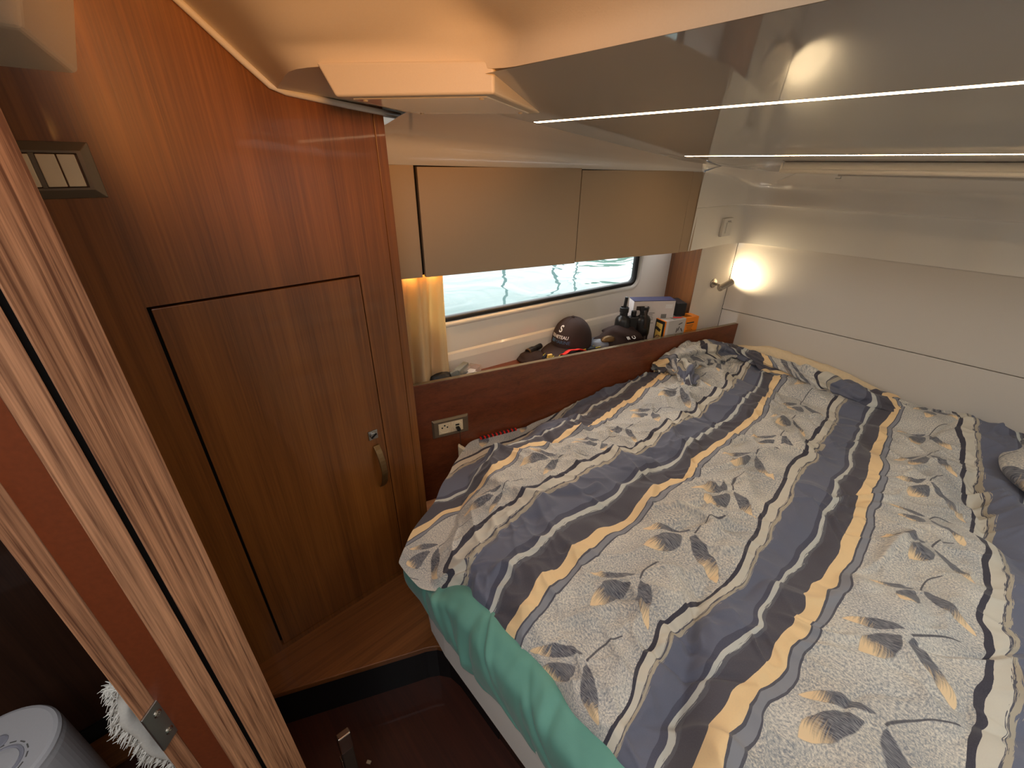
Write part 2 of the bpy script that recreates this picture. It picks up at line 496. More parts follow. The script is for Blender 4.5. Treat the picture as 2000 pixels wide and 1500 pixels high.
# step platform between wardrobe and foot well
plat = thing('platform', 'brown wooden step platform at the foot of the wardrobe', None, (-0.9, 0.2, -1.45), kind='structure')
edge = [(-1.0, -0.24), (-0.976, -0.24), (-0.895, -0.062), (-0.882, -0.035), (-0.735, 0.290), (-0.722, 0.322), (-0.704, 0.350), (-0.675, 0.372), (-0.635, 0.380), (-0.45, 0.38)]
poly = edge + [(-0.45, 0.90), (-1.32, 0.90), (-1.32, -0.24)]
mesh('step_top', prism(poly, -1.303, -1.283), M['platform'], plat, bevel=0.003)
mesh('riser', prism([(x - 0.008, y + 0.002) for x, y in edge] + [(-0.45, 0.90), (-1.2, 0.90), (-1.2, 0.5), (-1.02, 0.5)], -1.45, -1.303), M['black'], plat, label='black riser of the step')

# hull side with window opening
WY0, WY1, WZ0, WZ1 = 0.66, 1.722, -0.483, -0.255
wc, wz, whw, whh = (WY0 + WY1) / 2, (WZ0 + WZ1) / 2, (WY1 - WY0) / 2, (WZ1 - WZ0) / 2
def hloop(lp, off): return [Hl(y, off, z) for y, z in lp]
inner = rrect(wc, wz, whw + 0.02, whh + 0.02, 0.045)
outer = rrect((0.45 + 2.0) / 2, (-0.60 + 0.15) / 2, (2.0 - 0.45) / 2, (0.15 + 0.60) / 2, 0.0006)
low = [[Hl(y, o, z) for y in np.linspace(0.45, 2.0, 12)] for o, z in ((0.0, -0.60), (0.006, -0.607), (0.010, -0.63), (0.012, -0.73), (0.012, -0.80))]
wl = struct('wall_left', join(ringband([hloop(inner, 0.0), hloop(outer, 0.0)]), grid(low)), M['gel'], 'cream glossy hull side below and around the window', smooth=False)
wn_ = thing('window_1', 'long low hull window with black gasket above the shelf', None, tuple(Hl(wc, 0, WZ0)), kind='structure')
mesh('window_frame', ringband([hloop(rrect(wc, wz, whw + 0.024, whh + 0.024, 0.05), 0.0), hloop(rrect(wc, wz, whw + 0.020, whh + 0.020, 0.047), 0.005),
     hloop(rrect(wc, wz, whw + 0.006, whh + 0.006, 0.036), 0.004), hloop(rrect(wc, wz, whw + 0.003, whh + 0.003, 0.034), -0.02)]), M['white'], wn_, smooth=True)
mesh('gasket', ringband([hloop(rrect(wc, wz, whw + 0.004, whh + 0.004, 0.034), -0.004), hloop(rrect(wc, wz, whw - 0.002, whh - 0.002, 0.030), 0.001),
     hloop(rrect(wc, wz, whw - 0.012, whh - 0.012, 0.024), -0.002), hloop(rrect(wc, wz, whw - 0.013, whh - 0.013, 0.024), -0.022)]), M['black'], wn_, smooth=True)
pl = hloop(rrect(wc, wz, whw, whh, 0.03), -0.016)
mesh('pane', (pl, [tuple(range(len(pl)))]), M['glass'], wn_)

# headboard wall with two upholstered panels and a return panel under the reading lamp
YH = 2.06
wb = thing('wall_back', 'pale upholstered headboard wall above the berth', None, (0.2, 2.08, -1.1), kind='structure')
mesh('backing', box(-1.05, 1.3, 2.085, 2.11, -1.2, 0.05), M['gap'], wb)
for z0, z1 in ((-0.6005, -0.288), (-1.12, -0.6035)):
    mesh('headboard_panel', box(-0.772, 1.3, YH, 2.087, z0, z1), M['uphol'], wb, bevel=0.0022)
mesh('return_panel', extrude([(-0.8215, 1.826, -1.1), (-0.7725, 2.0595, -1.1), (-0.80, 2.09, -1.1), (-0.84, 1.84, -1.1)], (0, 0, 0.815)), M['uphol'], wb, bevel=0.002)
# wooden end board closing the shelf
struct('trim_1', extrude([(-1.03, 1.955, -0.80), (-0.8230, 1.823, -0.80), (-0.8210, 1.838, -0.80), (-1.015, 1.975, -0.80)], (0, 0, 0.56)), M['wardrobe'], 'brown wooden end board at the far end of the shelf')

# moulded liner that runs from the lockers round the corner above the headboard
st = []
st.append([(-0.799, 1.652, -0.295), (-0.797, 1.652, -0.14), (-0.793, 1.652, -0.03), (-0.778, 1.652, -0.012), (-0.735, 1.65, ceil_z(1.65))])
st.append([(-0.789, 1.78, -0.295), (-0.786, 1.78, -0.14), (-0.778, 1.775, -0.04), (-0.755, 1.765, -0.022), (-0.70, 1.73, ceil_z(1.73))])
st.append([(-0.781, 1.90, -0.295), (-0.776, 1.895, -0.14), (-0.762, 1.88, -0.055), (-0.73, 1.86, -0.036), (-0.66, 1.78, ceil_z(1.78))])
st.append([(-0.772, 1.98, -0.295), (-0.764, 1.965, -0.14), (-0.745, 1.94, -0.065), (-0.71, 1.90, -0.046), (-0.62, 1.81, ceil_z(1.81))])
st.append([(-0.750, 2.025, -0.295), (-0.738, 2.00, -0.14), (-0.715, 1.97, -0.07), (-0.68, 1.92, -0.05), (-0.58, 1.82, ceil_z(1.82))])
st.append([(-0.700, 2.046, -0.295), (-0.69, 2.018, -0.14), (-0.67, 1.985, -0.075), (-0.64, 1.93, -0.052), (-0.54, 1.825, ceil_z(1.825))])
for x in (-0.62, -0.45, -0.2, 0.2, 0.7, 1.3):
    st.append([(x, 2.050, -0.295), (x, 2.022, -0.14), (x, 1.99, -0.077), (x, 1.935, -0.053), (x, 1.825, ceil_z(1.825))])
st = np.array(st)
fold_ = st[:, 1].copy(); inw = st[:, 2] - st[:, 1]; inw[:, 2] = 0
inw /= np.maximum(np.linalg.norm(inw, axis=1), 1e-6)[:, None]
wt_ = np.clip((st[:, 0, 0] + .782) / .06, 0, 1)[:, None]
r1, r2 = fold_ - wt_ * inw * .006 - np.array([0, 0, .010]), fold_ + wt_ * inw * .014 + np.array([0, 0, .004])
st = np.stack([st[:, 0], r1, r2, st[:, 2], st[:, 3], st[:, 4]], 1)
back = st[:, :1].copy(); back[:, 0, 2] = -0.293; back[:6, 0, 0] -= 0.03; back[3:, 0, 1] += 0.035
P = np.concatenate([back, st], axis=1)
def smoothgrid(P, ku, kv):
    """Catmull-Rom refinement of a control grid"""
    def cr(A, k):
        n = len(A); out = []
        for i in range(n - 1):
            p0, p1, p2, p3 = A[max(i - 1, 0)], A[i], A[i + 1], A[min(i + 2, n - 1)]
            for s in np.arange(k) / k:
                out.append(0.5 * ((2 * p1) + (p2 - p0) * s + (2 * p0 - 5 * p1 + 4 * p2 - p3) * s ** 2 + (3 * p1 - p0 - 3 * p2 + p3) * s ** 3))
        out.append(A[-1]); return np.array(out)
    P = cr(np.asarray(P, float), ku)
    return np.swapaxes(cr(np.swapaxes(P, 0, 1), kv), 0, 1)
ga = smoothgrid(st, 3, 5)
gb = np.stack([ga[:, 0] + np.array([0, 0.0, 0.0]), ga[:, 0]], 1)
wlz = ga.copy()
lip = ga[:, :1].copy()
nrm_out = np.array([[-1, 0.25, 0]] * len(lip))
k = np.clip((lip[:, 0, 0] + 0.78) / 0.06, 0, 1)[:, None]
lip[:, 0] += (1 - k) * np.array([-0.03, 0.0, 0.002]) + k * np.array([0, 0.035, 0.002])
struct('wall_upper', join(grid(ga), grid(np.concatenate([lip, ga[:, :1]], 1))), M['gel'], 'white glossy moulded liner above the headboard and round the corner', smooth=True)

# overhead: glossy panel over the berth, side cove above the lockers
xs = [-0.76, -0.2, 0.4, 1.3]
struct('ceiling', grid([[(x, y, ceil_z(y)) for x in ([C(y, -.02, 0)[0], -.2, BX0])] for y in (0.466, 0.8, 1.2, 1.6, 1.66, 1.84, 2.1)]), M['ceiling'], 'glossy grey overhead panel above the berth')
struct('ceiling', join(*[grid([[(x, y, ceil_z(y)) for x in (xa, xb)] for y in (ya, yb)]) for xa, xb, ya, yb in ((BX0, 1.3, .466, BY0), (BX0, 1.3, BY1, 2.1), (BX1, 1.3, BY0, BY1))]), M['ceiling'], 'glossy grey overhead panel around the added deck hatch')
ht = thing('added_deck_hatch', 'added glazed deck hatch in the overhead, unseen right of the view', None, (.8, 1.0, ceil_z(1.0)), kind='structure')  # out of view, put in to send daylight onto berth and headboard
hl = lambda d, dz: [(x, y, ceil_z(y) + dz) for x, y in ((BX0 - d, BY0 - d), (BX1 + d, BY0 - d), (BX1 + d, BY1 + d), (BX0 - d, BY1 + d))]
mesh('window_frame', ringband([hl(.025, .0), hl(.022, -.006), hl(-.010, -.006), hl(-.012, .05)]), M['white'], ht)
mesh('pane', (hl(0, .03), [(0, 1, 2, 3)]), M['glass'], ht)
rows = []
for y in np.linspace(0.530, 1.655, 16):
    t = (y - 0.40) / 1.255
    xt = -0.80 + 0.06 * max(0, (y - 1.5) / 0.155)
    z0 = -0.001 - 0.017 * t
    p = C(y, 0.0, z0)
    top = np.array([xt, y, ceil_z(y) + 0.0005])
    lipz = z0 + 0.04 * (1 - t) + 0.006
    a = p + np.array([0.0, 0, 0]); q = C(y, 0.006, lipz)
    rows.append([C(y, -0.05, z0 + 0.001), a, q, q * 0.75 + top * 0.25 + np.array([0, 0, 0.012 * (1 - t)]), q * 0.4 + top * 0.6 + np.array([0, 0, 0.010 * (1 - t)]), top])
struct('ceiling_cove', smoothgrid(np.array(rows), 1, 1) is not None and grid(np.array(rows)), M['gel'], 'white glossy cove above the taupe lockers', smooth=True)

# header beam between entry and berth
hd = [
 [(-1.0, .56, .098), (-1.0, .307, .119), (-1.0, .262, .159), (-1.0, .22, .198), (-1.0, .189, .225), (-1.0, .05, .35)],
 [(-.985, .56, .100), (-.985, .309, .120), (-.985, .266, .160), (-.985, .226, .199), (-.985, .195, .226), (-.985, .06, .35)],
 [(-.92, .56, .106), (-.92, .298, .124), (-.92, .268, .157), (-.915, .240, .186), (-.90, .195, .226), (-.88, .055, .348)],
 [(-.824, .56, .106), (-.824, .292, .128), (-.824, .276, .152), (-.805, .262, .170), (-.79, .21, .222), (-.76, .05, .35)],
 [(-.735, .56, .106), (-.735, .352, .130), (-.727, .351, .152), (-.707, .332, .173), (-.68, .27, .228), (-.66, .05, .35)],
 [(-.655, .56, .106), (-.655, .412, .130), (-.648, .411, .152), (-.633, .386, .180), (-.60, .31, .235), (-.58, .05, .35)],
 [(-.565, .56, .106), (-.565, .471, .120), (-.552, .470, .153), (-.571, .432, .185), (-.53, .33, .238), (-.52, .05, .35)],
 [(-.45, .56, .106), (-.45, .466, .115), (-.45, .462, .147), (-.47, .42, .181), (-.45, .31, .235), (-.45, .05, .35)],
 [(-.20, .56, .106), (-.20, .466, .115), (-.20, .456, .142), (-.20, .42, .176), (-.20, .32, .23), (-.20, .05, .35)],
 [(.30, .56, .106), (.30, .466, .115), (.30, .456, .142), (.30, .42, .176), (.30, .32, .23), (.30, .05, .35)],
 [(1.3, .56, .106), (1.3, .466, .115), (1.3, .456, .142), (1.3, .42, .176), (1.3, .32, .23), (1.3, .05, .35)]]
hg = smoothgrid(np.array(hd, float)[:, 1:], 4, 5)
under = np.stack([np.stack([hg[:, 0, 0], np.full(len(hg), .70), np.full(len(hg), ceil_z(.70) + .006)], 1), hg[:, 0]], 1)
hflange = [(-1.0, .535, .100), (-1.0, .307, .119), (-1.0, .189, .225), (-1.0, .05, .35), (-1.0, .0, .40)]
struct('trim_2', join(grid(hg), grid(under)), M['gelmat'], 'cream moulded header beam across the cabin entrance', smooth=True)
# white flange strip of the liner along the wardrobe top
struct('trim_3', tube([(-.994, .56, .094), (-.994, .44, .1045), (-.994, .325, .1165), (-.994, .300, .124), (-.994, .262, .157), (-.994, .19, .223), (-.994, .05, .347)], 0.006, 8), M['gel'], 'narrow white edge strip of the liner along the wardrobe top', smooth=True)
# entry overhead with an unseen open hatch, added to let daylight in
struct('ceiling_entry', join(box(-1.3, HX0, -1.3, 0.06, 0.345, 0.37), box(HX1, 1.3, -1.3, 0.06, 0.345, 0.37), box(HX0, HX1, -1.3, HY0, 0.345, 0.37), box(HX0, HX1, HY1, 0.07, 0.345, 0.37)), M['gelmat'], 'pale overhead of the cabin entry')
struct('ceiling_deck', box(-1.33, -.80, .40, 1.25, .140, .150), M['gel'], 'underside of the side deck above the cove')
struct('wall_right', box(1.3, 1.33, -1.3, 2.11, -1.49, 0.37), M['gel'], 'white cabin side beyond the berth')
struct('wall_front', box(-1.3, 1.3, -1.33, -1.3, -1.49, 0.37), M['gelmat'], 'bulkhead behind the entry')
struct('wall_entry', box(.56, .60, -1.3, .02, -1.45, .345), M['darkwood'], 'wooden partition on the right of the doorway')
struct('wall_outer', join(box(-1.36, -1.32, -1.33, 2.2, -1.49, -.83), box(-1.36, -1.32, -1.33, .40, -.85, .42), prism([(-1.33, .40), (-1.23, .43), (-1.23, .46), (-1.33, .43)], -.85, .42)), M['gap'], 'outer hull shell behind the furniture')
# moulded corner piece at upper left
tl = [[(-1.0, 0.036, .113), (-1.0, .072, .235), (-1.0, .072, .34), (-1.0, -0.6, .34), (-1.0, -0.6, .113)],
      [(-.915, -0.004, .146), (-.915, .008, .19), (-.915, .008, .34), (-.915, -0.6, .34), (-.915, -0.6, .146)]]
v = tl[0] + tl[1]
struct('trim_4', (v, [(0, 1, 6, 5), (1, 2, 7, 6), (2, 3, 8, 7), (3, 4, 9, 8), (4, 0, 5, 9), (5, 6, 7, 8, 9)]), M['gelmat'], 'faceted cream moulding at the upper left beside the wardrobe', bevel=0.006, segs=3)

# doorway jamb close to the camera
def az(a, r): return (r * math.sin(math.radians(a)), r * math.cos(math.radians(a)))
dj = thing('door_1', 'brown wooden door jamb with a reddish rebate close in front', None, (-0.47, -0.09, -1.45), kind='structure')
pa, pb = az(-93.4, .50), az(-98.6, .462)
mesh('casing', prism([pa, pb, (pb[0] - .05, pb[1] + .002), (pa[0] - .03, pa[1] - .012)], -1.45, .345), M['jamb'], dj, bevel=0.002)
pc, pd, pe, pf = az(-99.1, .460), az(-102.0, .450), az(-105.0, .468), az(-107.2, .458)
mesh('door_stop', prism([pc, pd, (pd[0] - .002, pd[1] - .0012), (pe[0] - .03, pe[1] + .012), (pc[0] - .05, pc[1] - .0088)], -1.45, .345), M['jamb'], dj, bevel=0.0008)
mesh('rebate_edge', prism([(pd[0] - .0005, pd[1] - .0005), (pe[0] + .001, pe[1]), (pe[0] - .02, pe[1] + .004), (pd[0] - .02, pd[1] + .01)], -1.45, .345), M['red'], dj, label='reddish brown varnished edge strip')
mesh('strike_board', prism([pe, pf, (pf[0] - .05, pf[1] + .003), (pe[0] - .05, pe[1] + .002)], -1.45, .345), M['jamb'], dj, bevel=0.001)
mesh('core', prism([(pa[0] - .012, pa[1] - .012), (pb[0] - .012, pb[1]), (pf[0] - .014, pf[1] + .006), (-.56, -.155), (-.56, -.05)], -1.45, .345), M['gap'], dj)
# steel strike plate
dirn = np.array([pf[0] - pe[0], pf[1] - pe[1], 0]); wd = np.linalg.norm(dirn); dirn /= wd; nn = np.array([-dirn[1], dirn[0], 0]); nn = -nn if nn[0] < 0 else nn
cpl = np.array([(pe[0] + pf[0]) / 2, (pe[1] + pf[1]) / 2, -.566]) + nn * .0012 - dirn * .001
sp = mesh('strike_plate', obox(cpl, dirn, nn, UP, wd * .55, .0012, .033), M['steel'], dj, bevel=0.0006, label='steel strike plate')
for zz in (.018, -.018):
    mesh('screw', lathe([(.0045, 0), (.0045, .0008), (.003, .0016), (.0012, .0016), (.001, .0006), (0, .0006)], cpl + nn * .001 + UP * zz - dirn * .003, nn, 14), M['chrome'], sp, smooth=False)
# bulkhead that carries the jamb, and the dark cabin side in the next room
struct('wall_partition', prism([(-.555, -.06), (-1.25, -.085), (-1.25, -.165), (-.555, -.15)], -1.45, .345), M['darkwood'], 'dark wooden partition behind the jamb')
wnr = thing('wall_next_room', 'dark wood cabinet side in the next compartment at lower left', None, (-1.24, -.7, -1.45), kind='structure')
mesh('cabinet_side', box(-1.26, -1.22, -1.3, -.165, -1.39, .345), M['darkwood'], wnr)
mesh('plinth', box(-1.25, -1.215, -1.3, -.165, -1.45, -1.392), M['gap'], wnr)
struct('trim_5', box(-1.205, -1.10, -1.3, -.17, -1.451, -1.438), M['platform'], 'lighter wooden floor strip in the next compartment', bevel=0.002)

# ------------------------------------------------------------------ outside: water and what it mirrors
wat = mesh('water', grid([[(x, y, -1.15) for x in (-90, -1.35)] for y in (-60, 80)]), M['water']); tag(wat, 'pale teal harbour water outside the hull window', 'water', kind='stuff')
def mast(name, x, y, h, label, spread=1.0, r=.07):
    t = thing(name, label, 'mast', (x, y, -1.15), 'masts of moored boats outside')
    mesh('pole', tube([(x, y, -1.2), (x + .02 * h, y, -1.15 + h)], r, 8), M['mast'], t)
    for q in (.45, .7):
        mesh('spreader', tube([(x, y - spread, -1.15 + h * q), (x, y + spread, -1.15 + h * q)], r * .5, 6), M['mast'], t)

# ------------------------------------------------------------------ wardrobe
wd_ = thing('wardrobe', 'tall brown veneered wardrobe with a flush door at left', 'wardrobe', (-1.05, .22, -1.283))
DY0, DY1, DZ0, DZ1 = .013, .412, -1.262, -.243
mesh('carcass', box(-1.06, -1.02, -.08, .50, -1.283, .33), M['gap'], wd_)
mesh('front_panel', join(box(-1.02, -1.0, -.08, DY0 - .0055, -1.283, .33), box(-1.02, -1.0, DY0 - .0055, DY1 + .0022, DZ1 + .005, .33), box(-1.02, -1.0, DY1 + .0022, .4972, -1.283, .33), box(-1.02, -1.0, DY0 - .0055, DY1 + .0022, -1.283, DZ0 - .003)), M['wardrobe'], wd_)
wdoor = mesh('door', box(-1.019, -1.0, DY0, DY1, DZ0, DZ1), M['wardrobe'], wd_, bevel=0.001)
mesh('corner_post', box(-1.07, -1.0, .4985, .523, -1.283, .33), M['wardrobe'], wd_, bevel=0.0015)
mesh('latch', join(box(-1.0, -.9965, .366, .393, -.699, -.671), lathe([(.0105, 0), (.0105, .004), (.008, .005), (0, .005)], (-.997, .3795, -.685), (1, 0, 0), 20)), M['steel'], wdoor, bevel=0.0006, label='square metal latch')
mesh('latch_slot', obox((-.9912, .3795, -.685), (1, 0, 0), (0, .85, .53), (0, -.53, .85), .0012, .0095, .0018), M['gap'], wdoor)
hp = []
for s in np.linspace(0, 1, 15):
    zz = -.722 - .150 * s; bow = .030 * math.sin(math.pi * s) ** .8
    hp.append((zz, bow))
V_, F_ = [], []
for zz, bow in hp:
    for yy, dx in ((.3745, 0), (.3925, 0), (.3925, .004), (.3745, .004)):
        V_.append((-1.0 + bow + dx, yy, zz))
for i in range(14):
    for kx in range(4): F_.append((i * 4 + kx, i * 4 + (kx + 1) % 4, (i + 1) * 4 + (kx + 1) % 4, (i + 1) * 4 + kx))
F_ += [(0, 1, 2, 3), (56, 57, 58, 59)]
mesh('handle', (V_, F_), M['bronze'], wdoor, bevel=0.001, label='curved bronze strap handle')

# switch plate on the wardrobe
def plate(name, label, cat, o, ax, ay, w, h, win_w, win_h, bevelmat, facemat, depth=.009, slope=.012):
    """picture-frame bezel with an opening"""
    o, ax, ay = (np.asarray(q, float) for q in (o, ax, ay)); nn = np.cross(ax, ay)
    t = thing(name, label, cat, tuple(o - ay * h / 2))
    def L(a, b, d): return [o + ax * sx * a + ay * sy * b + nn * d for sx, sy in ((-1, -1), (1, -1), (1, 1), (-1, 1))]
    mesh('bezel', ringband([L(w / 2, h / 2, .0), L(w / 2, h / 2, .0025), L(w / 2 - slope, h / 2 - slope, depth), L(win_w / 2, win_h / 2, depth), L(win_w / 2, win_h / 2, .0)]), facemat, t, bevel=0.0008)
    return t, nn
swo = np.array((-1.0, -.051, -.015)); sax = np.array((0, 1.0, 0))
sw, nn = plate('light_switch', 'bronze framed light switch with cream rockers on the wardrobe', 'light switch', swo, sax, UP, .134, .078, .098, .047, M['bezel2'], M['bezel'])
for k_, (a0, a1) in enumerate(((-.047, -.0245), (-.0235, -.003), (.003, .0252), (.0262, .047))):
    mesh('rocker', obox(swo + sax * (a0 + a1) / 2 + nn * .005, sax, UP, nn, (a1 - a0) / 2 - .0004, .0222, .005), M['ivory'], sw, bevel=0.001)
mesh('divider', obox(swo + nn * .004, sax, UP, nn, .0028, .0235, .0048), M['bezel'], sw)

# ------------------------------------------------------------------ hull side furniture
# overhead lockers
lk = thing('wall_locker', 'taupe overhead lockers with flush doors above the window', 'locker', tuple(C(1.1, -.1, -.30)))
LZ0, LZ1 = -.30, -.004
def lslab(y0, y1, z0, z1, o0, o1):
    a, b_, c_, d_ = C(y0, o0, z0), C(y1, o0, z0), C(y1, o1, z0), C(y0, o1, z0)
    return extrude([a, b_, c_, d_], (0, 0, z1 - z0))
p4 = [C(.50, -.018, -.296), C(1.672, -.018, -.296), Hl(1.78, .004, -.296), Hl(.52, .004, -.296)]
mesh('carcass', extrude(p4, (0, 0, .292)), M['gap'], lk)
mesh('filler_panel', lslab(.50, .6475, LZ0, LZ1, -.018, -.002), M['taupe'], lk, bevel=0.001)
mesh('door', lslab(.6555, 1.1545, LZ0, LZ1 - .004, -.018, .001), M['taupe'], lk, bevel=0.001)
mesh('door', lslab(1.1565, 1.6080, LZ0 + .003, LZ1 - .010, -.018, .001), M['taupe'], lk, bevel=0.001)
mesh('end_panel', lslab(1.6095, 1.668, LZ0 + .004, LZ1 - .014, -.018, .000), M['taupe'], lk, bevel=0.001)

# shelf with fiddle board
SZ = -.695
sh = thing('window_shelf', 'brown wooden shelf with a raised front board beside the berth', 'shelf', tuple(C(1.2, -.1, -1.13)))
ps = [C(.45, -.016, SZ), C(1.95, -.016, SZ), (-.80, 1.93, SZ), (-1.03, 1.955, SZ), Hl(1.96, -.002, SZ), Hl(.45, -.002, SZ)]
mesh('shelf_top', extrude([np.array(q) - UP * .016 for q in ps], (0, 0, .016)), M['shelf'], sh)
fb = mesh('front_board', lslab(.52, 2.052, -1.15, -.651, -.018, 0), M['fiddle'], sh, bevel=0.0015)
mesh('edge_band', lslab(.52, 2.045, -.6512, -.6498, -.0165, -.001), M['bezel2'], sh, label='pale edge band on the front board')

# power socket
fo = C(.697, .0, -.836)
so, nn = plate('power_socket', 'bronze framed double power socket on the shelf board', 'socket', fo, D1, UP, .134, .074, .092, .046, M['bezel2'], M['bezel'], slope=.006)
for k_ in (-1, 1):
    mesh('module', obox(fo + D1 * k_ * .0228 + nn * .003, D1, UP, nn, .0225, .0225, .004), M['ivory'], so, bevel=0.0008)
c0 = fo - D1 * .0228
mesh('socket_ring', lathe([(.0205, 0), (.0205, .0012), (.0185, .0012), (.0175, .0002), (0, .0002)], c0 + nn * .0071, nn, 28), M['ivory'], so, smooth=False)
for dx, dy in ((-.0095, .003), (.0095, .003), (0, .011)):
    mesh('pin_hole', lathe([(.003, 0), (.003, .0006), (0, .0006)], c0 + D1 * dx + UP * dy + nn * .0074, nn, 12), M['gap'], so)
c1 = fo + D1 * .0228
mesh('charger_disc', lathe([(.018, 0), (.018, .003), (.0165, .004), (.012, .004), (.0115, .003), (0, .003)], c1 + nn * .007, nn, 28), M['ivory'], so)
mesh('usb_port', obox(c1 + UP * .006 + nn * .0112, D1, UP, nn, .0068, .0024, .0012), M['gap'], so)
cb = thing('usb_cable', 'thin black charging cable plugged into the socket', 'cable', tuple(c1 - UP * .15 + nn * .01))
mesh('plug', obox(c1 - UP * .006 + nn * .020, D1, UP, nn, .0062, .0045, .011), M['black'], cb, bevel=0.0012)
mesh('cord', tube([c1 - UP * .006 + nn * .029, c1 - UP * .012 + nn * .036, c1 - UP * .03 + nn * .036, c1 - UP * .075 + nn * .028 + D1 * .004, c1 - UP * .12 + nn * .03 + D1 * .006], .0011, 6), M['black'], cb, smooth=True)

# curtain
yy = np.linspace(.50, .745, 70); zz = np.linspace(-.275, -.690, 40)
Pc = np.zeros((40, 70, 3))
for i, z in enumerate(zz):
    t = i / 39
    for j, y in enumerate(yy):
        s = j / 69
        off = .040 + .018 * math.sin(s * 19 + .6 * t + 1.0) * (.75 + .5 * t) + .006 * math.sin(s * 41 + 2 * t) + .012 * t * t
        ys = y + .010 * t * math.sin(s * 6) - .004 * t
        if s > .93: off -= .004
        zs = z + (.012 * math.sin(s * 9) if t > .97 else 0)
        Pc[i, j] = Hl(ys, off, zs)
cu = mesh('curtain', grid(Pc), M['curtain'], smooth=True, solid=.0014); tag(cu, 'cream curtain gathered at the left end of the window', 'curtain')

# ------------------------------------------------------------------ lights of the cabin, and an added entry spot
def led(name, y, x0, x1, label):
    z = ceil_z(y); a = np.array([0, 1, -.0953]); a /= np.linalg.norm(a); dn = np.array([0, -.0953, -1.0]); dn /= np.linalg.norm(dn)
    t = thing(name, label, 'led strip', ((x0 + x1) / 2, y, z), 'led strips in the overhead')
    c = np.array([(x0 + x1) / 2, y, z])
    mesh('diffuser', obox(c - dn * .0008, (1, 0, 0), a, dn, (x1 - x0) / 2, .0058, .0012), M['led'], t)
    mesh('channel', join(obox(c - dn * .0008 + a * .0072, (1, 0, 0), a, dn, (x1 - x0) / 2 + .002, .0010, .0010), obox(c - dn * .0008 - a * .0072, (1, 0, 0), a, dn, (x1 - x0) / 2 + .002, .0010, .0010)), M['bezel'], t)
led('led_strip', .785, -.790, .385, 'glowing led strip in the overhead nearer the entrance')
led('led_strip', 1.382, -.734, .385, 'glowing led strip in the overhead nearer the headboard')

# warm strip under the lockers, lighting the hull side and the curtain
us_ = thing('under_locker_strip', 'warm light strip fixed under the overhead lockers', 'led strip', tuple(Hl(.95, .05, -.30)))
mesh('diffuser', extrude([Hl(.60, .030, -.3015), Hl(1.25, .030, -.3015), Hl(1.25, .038, -.3015), Hl(.60, .038, -.3015)], (0, 0, .004)), M['ledwarm'], us_)
mesh('channel', extrude([Hl(.598, .026, -.3), Hl(1.252, .026, -.3), Hl(1.252, .030, -.3), Hl(.598, .030, -.3)], (0, 0, .004)), M['bezel'], us_)
# reading lamp
la = np.array([-.7953, 1.950, -.467]); dl = np.array([.049, .2335, 0]); dl /= np.linalg.norm(dl); nl = np.array([dl[1], -dl[0], 0])
rl = thing('reading_lamp', 'small brushed nickel reading lamp glowing on the headboard corner', 'lamp', tuple(la))
mesh('wall_plate', lathe([(.021, 0), (.021, .003), (.019, .005), (.006, .006), (0, .006)], la, nl, 28), M['chrome'], rl, smooth=False)
j0 = la + nl * .005; j1 = la + nl * .047 - UP * .006 + dl * .004
mesh('arm', tube([j0, j0 * .5 + j1 * .5, j1], .0052, 12), M['chrome'], rl, smooth=True)
hdv = dl * .80 + UP * .34 + nl * .16; hdv /= np.linalg.norm(hdv)
h0 = j1 - hdv * .020; 
mesh('lamp_head', lathe([(.006, 0), (.0125, 0), (.0135, .002), (.0135, .070), (.012, .071), (.012, .066), (0, .066)], h0, hdv, 28), M['chrome'], rl, smooth=False)
mesh('lens', lathe([(.0115, 0), (.0115, .001), (0, .001)], h0 + hdv * .0665, hdv, 20), M['lens'], rl)
sl = bpy.data.lights.new('reading_beam', 'SPOT'); sl.energy = 1.7; sl.color = (1.0, .80, .50); sl.spot_size = math.radians(125); sl.spot_blend = .65; sl.shadow_soft_size = .008
slo = bpy.data.objects.new('reading_beam', sl); COL.objects.link(slo)
sp_ = h0 + hdv * .076; slo.location = (sp_[0], sp_[1], sp_[2] + H); slo.rotation_euler = Vector(hdv).to_track_quat('-Z', 'Y').to_euler()

# unseen warm spot behind the camera, added to wash the header orange
ep = np.array([.50, -.12, .12])
dlp = thing('added_entry_spot', 'added warm spot on the entry partition, unseen behind the viewer', 'lamp', (.56, -.14, .12))
mesh('arm', tube([(.56, -.14, .12), (.555, -.14, .12), (.548, -.135, .12)], .007, 10), M['chrome'], dlp)
sd_ = np.array([-.95, .31, -.03]); sd_ /= np.linalg.norm(sd_)
mesh('shade', lathe([(.02, 0), (.03, .005), (.034, .06), (.032, .06), (.028, .01), (0, .01)], ep - sd_ * .065, sd_, 24), M['chrome'], dlp)
e = bpy.data.lights.new('added_entry_warm', 'SPOT'); e.energy = 34.0; e.color = (1.0, .42, .09); e.spot_size = math.radians(44); e.spot_blend = .7; e.shadow_soft_size = .09
eo = bpy.data.objects.new('added_entry_warm', e); COL.objects.link(eo); eo.location = (ep[0], ep[1], ep[2] + H); eo.rotation_euler = (Vector((-.76, .34, .27)) - Vector(ep)).to_track_quat('-Z', 'Y').to_euler()

